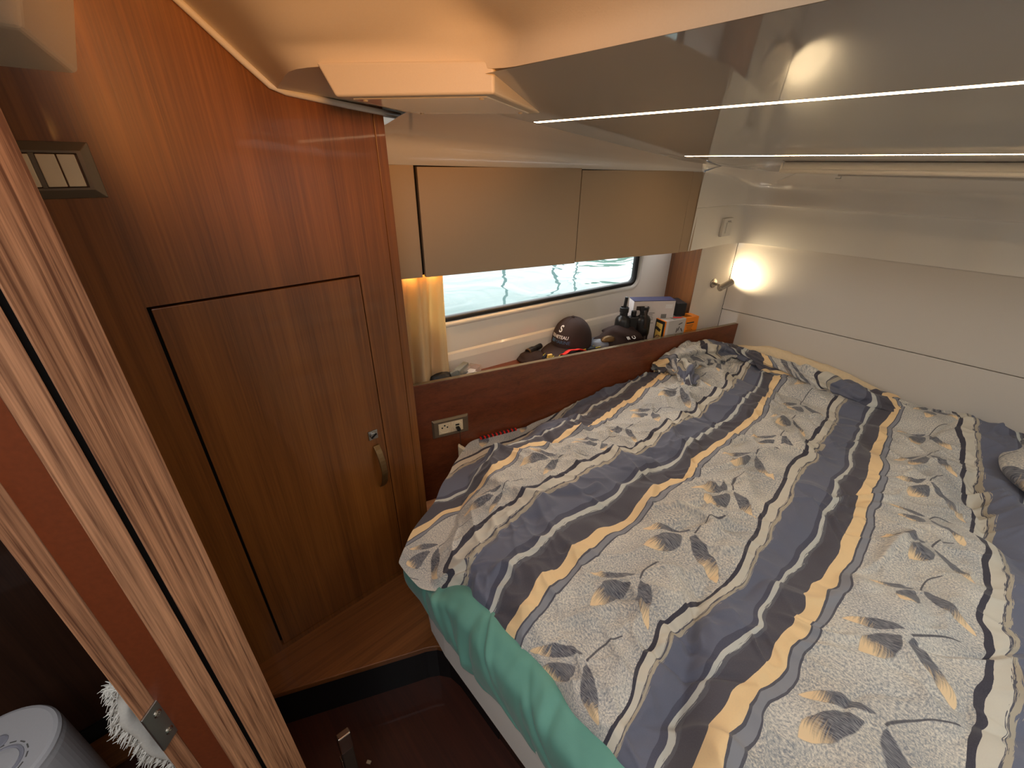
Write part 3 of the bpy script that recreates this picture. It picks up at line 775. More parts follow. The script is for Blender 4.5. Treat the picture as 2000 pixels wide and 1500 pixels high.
# white switch on the liner
so2 = np.array([-.7758, 1.893, -.222]); d2 = np.array([.012, .12, 0]); d2 /= np.linalg.norm(d2); n2 = np.cross(d2, UP)
w2 = thing('wall_switch', 'small white switch on the white liner above the reading lamp', 'light switch', tuple(so2 - UP * .035))
mesh('plate', obox(so2 + n2 * .004, d2, UP, n2, .034, .036, .006), M['white'], w2, bevel=0.002)
mesh('rocker', obox(so2 + n2 * .010 + d2 * .004 - UP * .002, d2, UP, n2, .018, .021, .003), M['white'], w2, bevel=0.001)
mesh('marker', obox(so2 + n2 * .0105 + d2 * .004 + UP * .024, d2, UP, n2, .012, .0012, .0006), M['greyprint'], w2)

# roller blind cassette under the overhead
rb = thing('roller_blind', 'white roller blind cassette under the overhead near the headboard', 'blind', (.35, 1.52, -.02))
zc = ceil_z(1.52)
mesh('cassette', extrude([(-.495, 1.512, zc), (-.495, 1.508, zc - .020), (-.495, 1.55, zc - .024), (-.495, 1.555, zc - .003)], (1.75, 0, 0)), M['white'], rb, bevel=0.002)
mesh('lip', tube([(-.497, 1.507, zc - .024), (1.255, 1.507, zc - .024)], .006, 12), M['white'], rb, smooth=True)
mesh('end_cap', box(-.500, -.494, 1.505, 1.558, zc - .028, zc - .002), M['white'], rb, bevel=0.001)
mesh('bottom_rail', tube([(-.36, 1.545, zc - .030), (1.25, 1.512, zc - .042)], .0045, 10), M['white'], rb, smooth=True)
mesh('pull_clip', join(obox((-.41, 1.80, -.018), (1, 0, 0), (0, 1, 0), (0, 0, 1), .0012, .004, .012), obox((-.416, 1.80, -.030), (1, 0, 0), (0, 1, 0), (0, 0, 1), .008, .004, .0012)), M['white'], rb)
hat = thing('deck_port', 'dark glazed port in the overhead behind the roller blind', 'port', (-.08, 1.74, ceil_z(1.74)))
hp_ = [(x, y, ceil_z(y) - .002) for x, y in rrect(-.08, 1.735, .34, .075, .05)]
mesh('pane', extrude(hp_, (0, 0, .0015)), M['hatchglass'], hat)

# housing below the header
hb = thing('overhead_housing', 'cream moulded control housing hanging below the header beam', 'housing', (-.70, .5, .09))
pb_ = [(-.765, .322, .09), (-.564, .474, .09), (-.699, .707, .09), (-.905, .545, .09)]
ptop = [(-.784, .3076, .134), (-.5638, .4742, .130), (-.708, .722, .134), (-.930, .555, .134)]
mesh('shell', (pb_ + ptop, [(3, 2, 1, 0), (4, 5, 6, 7), (0, 1, 5, 4), (1, 2, 6, 5), (2, 3, 7, 6), (3, 0, 4, 7)]), M['gelmat'], hb, bevel=0.004, segs=4, smooth=False)
cen = np.mean(np.array(pb_), 0)
mesh('access_cover', extrude([cen + (np.array(q) - cen) * .86 - UP * .0015 for q in pb_], (0, 0, .003)), M['gel'], hb, bevel=0.001)
for q in pb_:
    p = cen + (np.array(q) - cen) * .76 - UP * .0015
    mesh('screw', lathe([(.004, 0), (.004, .001), (.0025, .0018), (0, .0018)], p, (0, 0, -1), 12), M['gelmat'], hb)

# ------------------------------------------------------------------ berth
mp = [(-1.045, .80), (-1.04, .72), (-.93, .545), (-.82, .415), (-.74, .350), (-.66, .318), (-.58, .308), (-.3, .305), (1.27, .305)]
base = [(-1.045, .80), (-1.035, .735), (-.90, .53), (-.80, .43), (-.70, .395), (-.60, .385), (1.29, .385)]
bb_ = thing('berth_base', 'dark wooden berth base under the mattress', 'berth', (.2, 1.2, -1.283))
mesh('plinth', prism(base + [(1.29, 2.05), (-.66, 2.05)], -1.45 + .001, -1.142), M['darkwood'], bb_)
mesh('side_board', prism([(-1.085, .79), (-1.052, .728), (-.902, .522), (-.802, .422), (-.79, .44), (-.89, .54), (-1.04, .745), (-1.07, .80)], -1.282, -1.143), M['platform'], bb_, label='brown wooden side board')
fullm = mp + [(1.27, 2.045), (-.665, 2.045)]
def inset(poly, d):
    p = np.array(poly); c = p.mean(0); out = []
    n = len(p)
    for i in range(n):
        a, b_, c_ = p[i - 1], p[i], p[(i + 1) % n]
        e1 = (b_ - a) / np.linalg.norm(b_ - a); e2 = (c_ - b_) / np.linalg.norm(c_ - b_)
        n1, n2_ = np.array([-e1[1], e1[0]]), np.array([-e2[1], e2[0]]); nn_ = n1 + n2_; nn_ /= np.linalg.norm(nn_)
        out.append(b_ + nn_ * d / max(.4, nn_ @ n1))
    return np.array(out)
loops = []
for d, z in ((.03, -1.142), (.008, -1.138), (.0, -1.12), (.0, -.96), (.010, -.935), (.035, -.925)):
    loops.append([(x, y, z) for x, y in inset(fullm, d)])
mv, mf = ringband(loops); n_ = len(fullm)
mf += [tuple(range(n_)), tuple(range(5 * n_, 6 * n_))]
mt = mesh('mattress', (mv, mf), M['sheet'], smooth=False); tag(mt, 'white covered mattress edge showing below the green sheet', 'mattress')

# value noise
def vnoise(x, y, s, seed):
    r = np.random.default_rng(seed).random((64, 64))
    x = np.asarray(x) / s + 100; y = np.asarray(y) / s + 100
    xi, yi = np.floor(x).astype(int), np.floor(y).astype(int); fx, fy = x - xi, y - yi
    fx = fx * fx * fx * (fx * (fx * 6 - 15) + 10); fy = fy * fy * fy * (fy * (fy * 6 - 15) + 10)
    g = lambda a, b_: r[a % 64, b_ % 64]
    return (g(xi, yi) * (1 - fx) + g(xi + 1, yi) * fx) * (1 - fy) + (g(xi, yi + 1) * (1 - fx) + g(xi + 1, yi + 1) * fx) * fy
def sstep(a, b_, x):
    t = np.clip((x - a) / (b_ - a), 0, 1); return t * t * (3 - 2 * t)

# green sheet hanging over the foot edge
def resample(poly, n):
    p = np.array(poly, float); s = np.r_[0, np.cumsum(np.linalg.norm(np.diff(p, axis=0), axis=1))]
    t = np.linspace(0, s[-1], n); q = np.stack([np.interp(t, s, p[:, k]) for k in range(p.shape[1])], 1)
    k = np.exp(-np.linspace(-2, 2, 21) ** 2); k /= k.sum()
    pad = np.vstack([np.repeat(q[:1], 10, 0), q, np.repeat(q[-1:], 10, 0)])
    return np.stack([np.convolve(pad[:, j], k, 'valid') for j in range(p.shape[1])], 1), t
gp, gs = resample([(-.77, .372), (-.74, .350), (-.66, .318), (-.58, .308), (-.3, .305), (1.27, .305)], 420)
gt = np.gradient(gp, axis=0); gt /= np.linalg.norm(gt, axis=1)[:, None]; gn = np.stack([gt[:, 1], -gt[:, 0]], 1)
nv = 46; PG = np.zeros((420, nv, 3))
prof_t = np.linspace(0, 1, nv)
po = np.interp(prof_t, [0, .25, .45, .65, .85, 1], [-.11, -.045, .002, .010, .008, .002])
pz = np.interp(prof_t, [0, .25, .45, .65, .85, 1], [-.885, -.862, -.885, -.935, -.985, -1.012])
kk = np.exp(-np.linspace(-2, 2, 11) ** 2); kk /= kk.sum()
po = np.convolve(np.r_[[po[0]] * 5, po, [po[-1]] * 5], kk, 'valid'); pz = np.convolve(np.r_[[pz[0]] * 5, pz, [pz[-1]] * 5], kk, 'valid')
S2, T2 = np.meshgrid(gs, prof_t, indexing='ij')
fold = np.zeros_like(S2)
for i in range(64):
    s0 = rng.uniform(0, gs[-1]); sl_ = rng.uniform(-.05, .30); w = rng.uniform(.004, .014); h = rng.choice([-1, 1, 1]) * rng.uniform(.002, .010)
    t0, tw = rng.uniform(.2, 1.0), rng.uniform(.15, .45)
    fold += h * np.exp(-((S2 - s0 - sl_ * (T2 - .5)) / w) ** 2) * np.exp(-((T2 - t0) / tw) ** 2)
fold += .012 * (vnoise(S2, T2 * .2, .09, 3) - .5)
flare = np.exp(-((S2 - .02) / .06) ** 2)
for i in range(420):
    o_ = po + fold[i] + .045 * flare[i] * sstep(.40, .75, prof_t)
    PG[i, :, 0] = gp[i, 0] + gn[i, 0] * o_; PG[i, :, 1] = gp[i, 1] + gn[i, 1] * o_
    PG[i, :, 2] = pz - .045 * np.exp(-(gs[i] / .16) ** 2) - .050 * math.exp(-(gs[i] / .20) ** 4) * sstep(.60, .35, prof_t) + fold[i] * .6 + (.016 * (vnoise(S2[i], 0 * S2[i], .08, 5) - .5) + .03 * flare[i]) * prof_t ** 2
gsh = mesh('fitted_sheet', grid(PG), M['green'], smooth=True, solid=.002); tag(gsh, 'sea green sheet tucked over the foot of the mattress', 'sheet')

# ---- duvet
KY = {
 .49: [(-.76, 1.5), (-.76, 1.35), (-.77, 1.24), (-.76, 1.03), (-.77, .93), (-.80, .77), (-.79, .64), (-.80, .52), (-.82, .48), (-.81, .41)],
 1.0: [(-.57, 1.81), (-.55, 1.68), (-.55, 1.53), (-.56, 1.39), (-.57, 1.27), (-.58, 1.15), (-.59, 1.05), (-.63, .92), (-.65, .78), (-.65, .71), (-.67, .64), (-.67, .54), (-.67, .46), (-.65, .40), (-.61, .37)],
 1.49: [(-.42, 1.83), (-.38, 1.66), (-.37, 1.52), (-.38, 1.41), (-.38, 1.3), (-.39, 1.19), (-.38, 1.06), (-.40, .98), (-.41, .74), (-.41, .56), (-.41, .46), (-.40, .38), (-.39, .35)],
 2.0: [(-.22, 1.82), (-.19, 1.73), (-.19, 1.6), (-.18, 1.48), (-.19, 1.36), (-.19, 1.28), (-.18, 1.19), (-.18, 1.09), (-.15, .98), (-.15, .85), (-.16, .76), (-.17, .68), (-.18, .58), (-.17, .50), (-.15, .44), (-.15, .39)],
 2.49: [(-.04, 1.83), (-.03, 1.69), (-.02, 1.57), (-.01, 1.46), (0, 1.36), (.01, 1.25), (.02, 1.14), (.01, 1.02), (0, .90), (0, .80), (-.01, .69), (-.02, .63), (-.02, .54), (-.03, .47)],
 3.0: [(.09, 2.03), (.13, 1.89), (.15, 1.79), (.17, 1.66), (.19, 1.55), (.21, 1.47), (.22, 1.35), (.24, 1.25), (.24, 1.07), (.26, .94), (.26, .81)]}
NX, NQ = 560, 500
qs = np.linspace(-.055, 1.665, NQ)             # along the berth, foot to head
es = np.linspace(0, 1, NX) ** 1.0              # across
yc = np.where(qs > 0, .375 + qs, .375 + .022 * np.sin(np.clip(-qs / .03, 0, math.pi / 2)) * -1)
xl_y = np.array([.30, .34, .36, .40, .45, .52, .60, .68, .75, .80])
xl_x = np.array([-.66, -.72, -.755, -.805, -.85, -.905, -.965, -1.02, -1.060, -1.05])
def xleft(y):
    fid = -1.122 + (y - .587) * math.tan(A1) + .006
    return np.where(y < .78, np.interp(y, xl_y, xl_x), fid)
ysm = yc
XL = xleft(ysm)
k = np.exp(-np.linspace(-2, 2, 31) ** 2); k /= k.sum()
XL = np.convolve(np.r_[np.full(15, XL[0]), XL, XL[-1] + (XL[-1] - XL[-2]) * np.arange(1, 16)], k, 'valid')
XX = XL[None, :] + (1.22 - XL[None, :]) * es[:, None]
YY = np.repeat(yc[None, :], NX, 0)
XL2 = np.repeat(XL[None, :], NX, 0)
# heights
B = np.interp(YY, [.33, .40, .55, .8, 1.2, 1.55, 1.8, 1.92, 2.04], [-.846, -.832, -.826, -.822, -.820, -.808, -.786, -.775, -.80])
din = XX - XL2
foot_c = sstep(.80, .45, YY)
B -= (.105 * sstep(1.35, .75, YY) + .02) * (1 - sstep(.0, .20, din)) + .03 * (1 - sstep(.2, .5, din)) * sstep(1.3, .7, YY)
B -= .055 * (1 - np.sqrt(np.clip(din / .05, 0, 1))) * sstep(.85, .70, YY)
Z = B + .044 * (vnoise(XX, YY, .24, 21) - .5) + .030 * (vnoise(XX, YY, .11, 22) - .5) + .010 * (vnoise(XX, YY, .05, 23) - .5)
def crease(s_, seed, ang, stretch):
    ca_, sa_ = math.cos(ang), math.sin(ang)
    a_ = XX * ca_ + YY * sa_; b_ = (-XX * sa_ + YY * ca_) * stretch
    n_ = vnoise(a_ + .03 * vnoise(XX, YY, .08, seed + 5), b_, s_, seed)
    return (1 - np.abs(2 * n_ - 1)) ** 3
mask1 = sstep(.35, .75, vnoise(XX, YY, .20, 61)); mask2 = sstep(.35, .75, vnoise(XX, YY, .17, 63))
Z += .011 * crease(.10, 51, .6, 2.2) * mask1 + .010 * crease(.085, 53, -.5, 2.0) * mask2 + .005 * crease(.045, 55, .9, 1.6) * mask2
WS = np.zeros_like(XX)
def seg_fold(x0, y0, x1, y1, w, h, asym=.5):
    d = np.array([x1 - x0, y1 - y0]); L = np.linalg.norm(d); d /= L
    s = (XX - x0) * d[0] + (YY - y0) * d[1]; q = -(XX - x0) * d[1] + (YY - y0) * d[0]
    q = q + .015 * np.sin(s / L * 4 + x0 * 31)
    env = sstep(-.18 * L, .25 * L, s) * sstep(1.18 * L, .75 * L, s)
    wq = np.where(q > 0, w * asym * 2, w * (1 - asym) * 2)
    global WS
    WS = WS + float(np.clip(.8 * h, -.006, .006)) * env * np.tanh(q / w) * np.exp(-np.abs(q) / (5 * w)) * (1 if d[0] > 0 else -1)
    return h * env * np.exp(-(np.abs(q) / wq) ** 1.5)
for i in range(280):
    x0, y0 = rng.uniform(-1.05, .6), rng.uniform(.35, 1.95)
    a = rng.normal(.5, .55) if rng.random() < .65 else rng.uniform(0, math.pi)
    L = rng.uniform(.05, .26); w = rng.uniform(.005, .018); h = rng.uniform(.003, .017) * rng.choice([1, 1, -.8])
    Z += seg_fold(x0, y0, x0 + L * math.cos(a), y0 + L * math.sin(a), w, h, rng.uniform(.25, .75))
for f_ in ((-.17, .78, -.075, .40, .030, -.040, .45), (-.235, .70, -.165, .38, .030, .016, .5), (.02, .62, -.03, .36, .035, .012, .5),
           (-.64, 1.00, -.43, .97, .020, .020, .3), (-.43, .97, -.33, .80, .020, .020, .3), (-.30, .98, -.20, .84, .025, .016, .4),
           (-.36, .55, -.18, .74, .014, .011, .5), (-.34, .48, -.20, .60, .012, .009, .5), (-.40, .62, -.25, .80, .012, .008, .5),
           (.04, 1.02, .16, .98, .04, .022, .4), (-.12, 1.36, -.02, 1.22, .014, .012, .3), (-.14, 1.22, .0, 1.08, .012, .010, .3),
           (.18, 1.72, .30, 1.35, .03, -.03, .5), (.25, 1.65, .42, 1.30, .03, .02, .5), (-.60, 1.30, -.44, 1.20, .015, .012, .3),
           (-.52, 1.22, -.38, 1.10, .015, .012, .3), (-.88, .70, -.74, .95, .02, .012, .5), (-.95, .9, -.75, 1.25, .018, .012, .5),
           (-.62, 1.84, -.20, 1.80, .03, -.025, .5), (-.2, 1.80, .06, 1.84, .03, -.02, .5), (-.82, .46, -.70, .66, .014, .010, .5)):
    Z += seg_fold(*f_)
# u, v of the print
lines_x = []; us = []
for u_, pts in sorted(KY.items()):
    p = np.array(sorted(pts, key=lambda q: q[1]))
    yq = np.linspace(.2, 2.1, 400); xq = np.interp(yq, p[:, 1], p[:, 0])
    kg = np.exp(-np.linspace(-2, 2, 13) ** 2); kg /= kg.sum()
    xq = np.convolve(np.r_[[xq[0]] * 6, xq, [xq[-1]] * 6], kg, 'valid')
    lines_x.append(np.interp(yc, yq, xq)); us.append(u_)
lines_x = [lines_x[0] - .39, lines_x[0] - .19] + lines_x + [lines_x[-1] + .2, lines_x[-1] + .6, lines_x[-1] + 1.2]
us = [-.51, 0.0] + us + [3.49, 4.49, 5.99]
LX = np.array(lines_x); us = np.array(us)
wx = (vnoise(XX, YY, .11, 11) - .5) * .011 + (vnoise(XX, YY, .035, 12) - .5) * .005 + WS
UU = np.zeros((NX, NQ)); VV = np.zeros((NX, NQ))
kn2 = np.array([-.2, .21, .41, .62, .82, 1.06, 1.26, 1.43, 1.58, 1.75, 1.95]); kn3 = np.array([.2, .45, .69, .93, 1.07, 1.22, 1.36, 1.50, 1.67, 1.82, 1.97])
kn1 = np.array([.10, .27, .42, .59, .82, 1.0, 1.13, 1.30, 1.47, 1.63, 1.80])
vk = np.arange(11) + .5
for j in range(NQ):
    UU[:, j] = np.interp(XX[:, j] + wx[:, j], LX[:, j], us)
    V1, V2, V3 = (np.interp(yc[j] + min(qs[j], 0), kn, vk) for kn in (kn1, kn2, kn3))
    ub = UU[:, j]
    VV[:, j] = np.where(ub < 1.2, V1, np.where(ub < 2.2, V2, V3))
VV += (vnoise(XX, YY, .12, 14) - .5) * .06
# roll the foot edge over
drape = np.clip(-qs, 0, None)[None, :]
Z -= drape * .62 + .012 * sstep(.05, 0, qs)[None, :]
hemn = (vnoise(XX, 0 * XX, .07, 31) - .5) * .022 + (vnoise(XX, 0 * XX, .18, 32) - .5) * .03
YH_ = YY + (hemn - .004 - .050 * sstep(-.54, -.66, XX)) * sstep(.14, -.03, qs)[None, :]
XH_ = XX - .012 * (vnoise(YY, XX, .06, 33) - .5)
# keep clear of the board and of the headboard wall
fid = -1.122 + (YH_ - .587) * math.tan(A1) + .006
XH_ = np.where(YH_ > .72, np.maximum(XH_, fid), XH_)
Z = np.maximum(Z, -.918)
PD = np.stack([XH_, YH_, Z], -1)
dv = thing('duvet', 'blue grey striped duvet with leaf sprigs spread over the berth', 'duvet', (.1, 1.1, -.92))
mesh('cover', grid(PD), M['duvet'], dv, smooth=True, uv=np.stack([UU, VV], -1).reshape(-1, 2), solid=0)

def lump(path, ra, rb_, seed, u0, v0, du, dvv, twist, m=150, n=96, amp=.21):
    """rumpled roll of cloth along a path"""
    p, s = resample(path, m); t = np.linspace(0, 1, m)
    ra = np.interp(t, np.linspace(0, 1, len(ra)), ra); rb_ = np.interp(t, np.linspace(0, 1, len(rb_)), rb_)
    tg = np.gradient(p, axis=0); tg /= np.linalg.norm(tg, axis=1)[:, None]
    P = np.zeros((m, n + 1, 3)); uv = np.zeros((m, n + 1, 2))
    for i in range(m):
        side = np.cross(tg[i], UP); side /= np.linalg.norm(side)
        for j in range(n + 1):
            a = 2 * math.pi * (j % n) / n
            aa = a + twist * t[i]
            r = 1 + amp * math.sin(3 * aa + seed + 2.0 * math.sin(5 * t[i] + seed)) * .6 + amp * .7 * math.sin(5 * aa - 7 * t[i] + seed * 2)
            r += amp * .45 * math.sin(11 * aa + 9 * t[i] + 3 * math.sin(7 * t[i])) * (.4 + .6 * math.sin(6 * t[i] + aa) ** 2)
            r += amp * 1.2 * (float(vnoise(math.cos(aa) * .5 + seed, math.sin(aa) * .5 + t[i] * s[-1] * 9, .22, 40 + int(seed * 7) % 50)) - .5) * 2
            P[i, j] = p[i] + side * math.cos(a) * ra[i] * r + UP * math.sin(a) * rb_[i] * r
            uv[i, j] = (u0 + du * t[i] + .22 * math.sin(aa * .5) + .05 * math.sin(9 * t[i] + 2 * aa), v0 + dvv * (j / n) + .8 * t[i])
    return P, uv
for nm, args in (('folded_end', dict(path=[(-.800, 1.555, -.775), (-.775, 1.66, -.752), (-.735, 1.78, -.745), (-.685, 1.90, -.748), (-.60, 1.975, -.752)], ra=[.02, .062, .070, .055, .030], rb_=[.015, .048, .052, .042, .022], seed=1.3, u0=.30, v0=.2, du=.95, dvv=.9, twist=1.6)),
                 ('twisted_knot', dict(path=[(-.775, 1.615, -.765), (-.715, 1.63, -.760), (-.665, 1.60, -.775), (-.62, 1.555, -.79)], ra=[.025, .036, .034, .012], rb_=[.02, .038, .034, .012], seed=3.1, u0=.62, v0=1.2, du=.55, dvv=.7, twist=3.2)),
                 ('rolled_edge', dict(path=[(-.63, 1.955, -.748), (-.48, 1.945, -.752), (-.30, 1.93, -.762), (-.12, 1.925, -.775), (.02, 1.95, -.785), (.12, 2.0, -.80)], ra=[.028, .040, .050, .060, .045, .012], rb_=[.022, .026, .034, .040, .030, .010], seed=2.2, u0=1.1, v0=2.1, du=1.55, dvv=.8, twist=2.4))):
    P, uv = lump(**args)
    P[..., 1] = np.minimum(P[..., 1], 2.035)
    fidx = -1.122 + (P[..., 1] - .587) * math.tan(A1) + .006
    P[..., 0] = np.maximum(P[..., 0], fidx)
    mesh(nm, grid(P), M['duvet'], dv, smooth=True, uv=uv.reshape(-1, 2))
P, uv = lump([(-.68, 2.000, -.765), (-.50, 2.010, -.752), (-.30, 2.012, -.762), (-.12, 2.012, -.785), (-.02, 2.0, -.81)], [.03, .035, .035, .03, .02], [.02, .050, .048, .040, .02], 4.4, 0, 0, 1, 1, .6, amp=.05)
P[..., 1] = np.minimum(P[..., 1], 2.05)
q_ = mesh('quilted_topper', grid(P), M['cream'], smooth=True); tag(q_, 'cream quilted topper edge behind the rolled duvet at the headboard', 'quilt')
# second pillow at the right edge
pw = np.zeros((50, 60, 3)); puv = np.zeros((50, 60, 2))
for i in range(50):
    for j in range(60):
        th = math.pi * (i / 49 - .5); ph = 2 * math.pi * j / 59
        c_ = abs(math.cos(th)) ** .55; sx = math.copysign(abs(math.cos(ph)) ** .5, math.cos(ph)); sy_ = math.copysign(abs(math.sin(ph)) ** .5, math.sin(ph))
        dz = math.sin(th) * .075 * (1 - .35 * max(abs(sx), abs(sy_)) * c_)
        pw[i, j] = (.50 + sx * c_ * .27, 1.80 + sy_ * c_ * .17 + .02 * math.sin(sx * 4), -.775 + dz + .006 * math.sin(9 * sx + 4 * sy_))
        puv[i, j] = (.02 + sx * c_ * .5 + .3, sy_ * c_ * .8)
plw = mesh('pillow', grid(pw), M['duvet'], smooth=True, uv=puv.reshape(-1, 2)); tag(plw, 'dark striped pillow at the right edge near the headboard', 'pillow')

# wooden block and red striped notebook wedged beside the mattress
w_ = mesh('wooden_wedge', extrude([(-1.066, .712, -.985), (-1.015, .742, -.985), (-1.015, .742, -.935), (-1.066, .712, -.905)], (.012, -.012, 0)), M['cream'], bevel=0.004); tag(w_, 'small tan wedge standing between berth and shelf board', 'wedge')
rbk = thing('notebook', 'red and brown patterned notebook slipped between duvet and shelf board', 'notebook', tuple(C(.86, .02, -.93)))
mesh('cover', lslab(.80, .945, -.97, -.912, .004, .016), M['redcloth'], rbk)
for i in range(9):
    y0 = .806 + i * .0155
    mesh('stripe', lslab(y0, y0 + .009, -.965, -.9112, .0035, .0168), M['brown'], rbk)

# ------------------------------------------------------------------ things on the shelf
def RB(c, rot, P):
    """rotate local points by euler rot (Matrix) and move to c"""
    R_ = np.array(rot.to_3x3()); return np.asarray(P, float).reshape(-1, 3) @ R_.T + np.asarray(c, float)

# cap
capc = np.array([-1.062, 1.308, -.668]); caprot = Matrix.Rotation(math.radians(-80), 4, 'Z') @ Matrix.Rotation(math.radians(1), 4, 'Y')
cap = thing('baseball_cap', 'dark brown baseball cap with white lettering lying on the shelf', 'cap', tuple(capc))
def dome(a, e, k=1.0):
    # a azimuth (0 = front), e elevation 0..1
    r = (1 - (e ** 2.3)) ** .5
    fx = .097 if math.cos(a) > 0 else .094
    return np.array([fx * r * math.cos(a), .082 * r * math.sin(a), .114 * e]) * k
n_a, n_e = 60, 24
Pd = np.array([[dome(2 * math.pi * i / n_a, min(j / n_e, .9999), 1 - .010 * math.exp(-((((i / n_a * 6) % 1) - .5) / .5) ** 2 * 0 - ((((i / n_a * 6 + .5) % 1) - .5) / .05) ** 2)) for j in range(n_e + 1)] for i in range(n_a + 1)])
mesh('crown', (RB(capc, caprot, Pd), grid(Pd)[1]), M['brown'], cap, smooth=True)
bt = capc + np.array(caprot.to_3x3() @ Vector((0, 0, .114)))
mesh('top_button', lathe([(.007, -.002), (.007, .002), (.004, .005), (0, .005)], bt, np.array(caprot.to_3x3() @ Vector((0, 0, 1))), 14), M['brown'], cap)
Pv = np.zeros((21, 8, 3))
for i in range(21):
    a = math.radians(-72 + 144 * i / 20)
    b0 = dome(a, .02) * 1.0
    ext = .082 * math.cos(a * .95) ** .6
    for j in range(8):
        s = j / 7
        Pv[i, j] = (b0[0] + ext * s, b0[1] * (1 + .06 * s), .010 + .002 * s - .008 * s * s - .55 * (b0[1] * (1 + .06 * s)) ** 2 * 5 * s)
mesh('visor', (RB(capc, caprot, Pv), grid(Pv)[1]), M['brown'], cap, smooth=True, solid=.003)
def on_dome(vf, az0, el0, mat, name):
    v, f = vf; out = []
    for a, b_, _ in v:
        e_ = el0 + b_ / .125
        r_ = (1 - (max(e_, 0) ** 2.3)) ** .5
        out.append(dome(az0 + a / (.088 * max(r_, .4)), e_, 1.012))
    mesh(name, (RB(capc, caprot, out), f), mat, cap)
on_dome(text_mesh('S', .036, True), -.16, .70, M['print'], 'logo')
on_dome(text_mesh('BENETEAU', .0185, True), -.12, .455, M['print'], 'lettering')
on_dome(text_mesh('MARINE', .0205), .10, .29, M['blueprint'], 'lettering')
on_dome((np.array([(-.012, -.008, 0), (.008, -.008, 0), (.012, .008, 0), (-.008, .008, 0)]), [(0, 1, 2, 3)]), -.46, .30, M['blueprint'], 'patch')

# second folded brown cap / jacket
def blob(c, a, b_, h, seed, n=26, m=40, yaw=0.0, rough=.18, flat=.0):
    P = np.zeros((n + 1, m + 1, 3))
    for i in range(n + 1):
        e = i / n
        for j in range(m + 1):
            t = 2 * math.pi * (j % m) / m
            r = (1 - e ** 2.2) ** .5 if e < 1 else 0
            w = 1 + rough * (float(vnoise(math.cos(t) + seed, math.sin(t) + e * 2, .45, int(seed * 13) % 60 + 3)) - .5) * 2
            P[i, j] = (a * r * w * math.cos(t), b_ * r * w * math.sin(t), h * e * (1 + rough * .6 * (float(vnoise(math.cos(t) * r * 2 + seed, math.sin(t) * r * 2, .5, 77)) - .5)))
    R_ = Matrix.Rotation(yaw, 4, 'Z')
    return RB(c, R_, P), grid(P)[1]
jk = thing('folded_jacket', 'folded dark brown garment with a white logo between cap and binoculars', 'garment', (-.965, 1.50, SZ))
mesh('body', blob((-.962, 1.505, SZ), .060, .135, .088, 2.7, yaw=-A1), M['brown'], jk, smooth=True)
mesh('front_flap', blob((-.945, 1.47, SZ), .030, .125, .046, 5.1, yaw=-A1, rough=.1), M['brown'], jk, smooth=True)
cj = C(1.478, -.052, -.648)
mesh('logo', join(text_on('O', .030, cj + D1 * .024, D1 * .8, UP * .45 + N1 * -.7, .002, True), text_on('III', .026, cj - D1 * .004, D1 * .8, UP * .45 - N1 * .7, .002, True)), M['print'], jk)
vz = mesh('sun_visor', blob((-.985, 1.405, -.672), .045, .055, .026, 8.3, rough=.03), M['slateitem'], smooth=True); tag(vz, 'slate grey rounded visor just right of the brown cap', 'visor')
tn = mesh('leather_case', blob((-.955, 1.415, -.652), .022, .034, .020, 3.3, yaw=-A1, rough=.05), M['bronze'], smooth=True); tag(tn, 'small tan case between cap and folded garment', 'case')

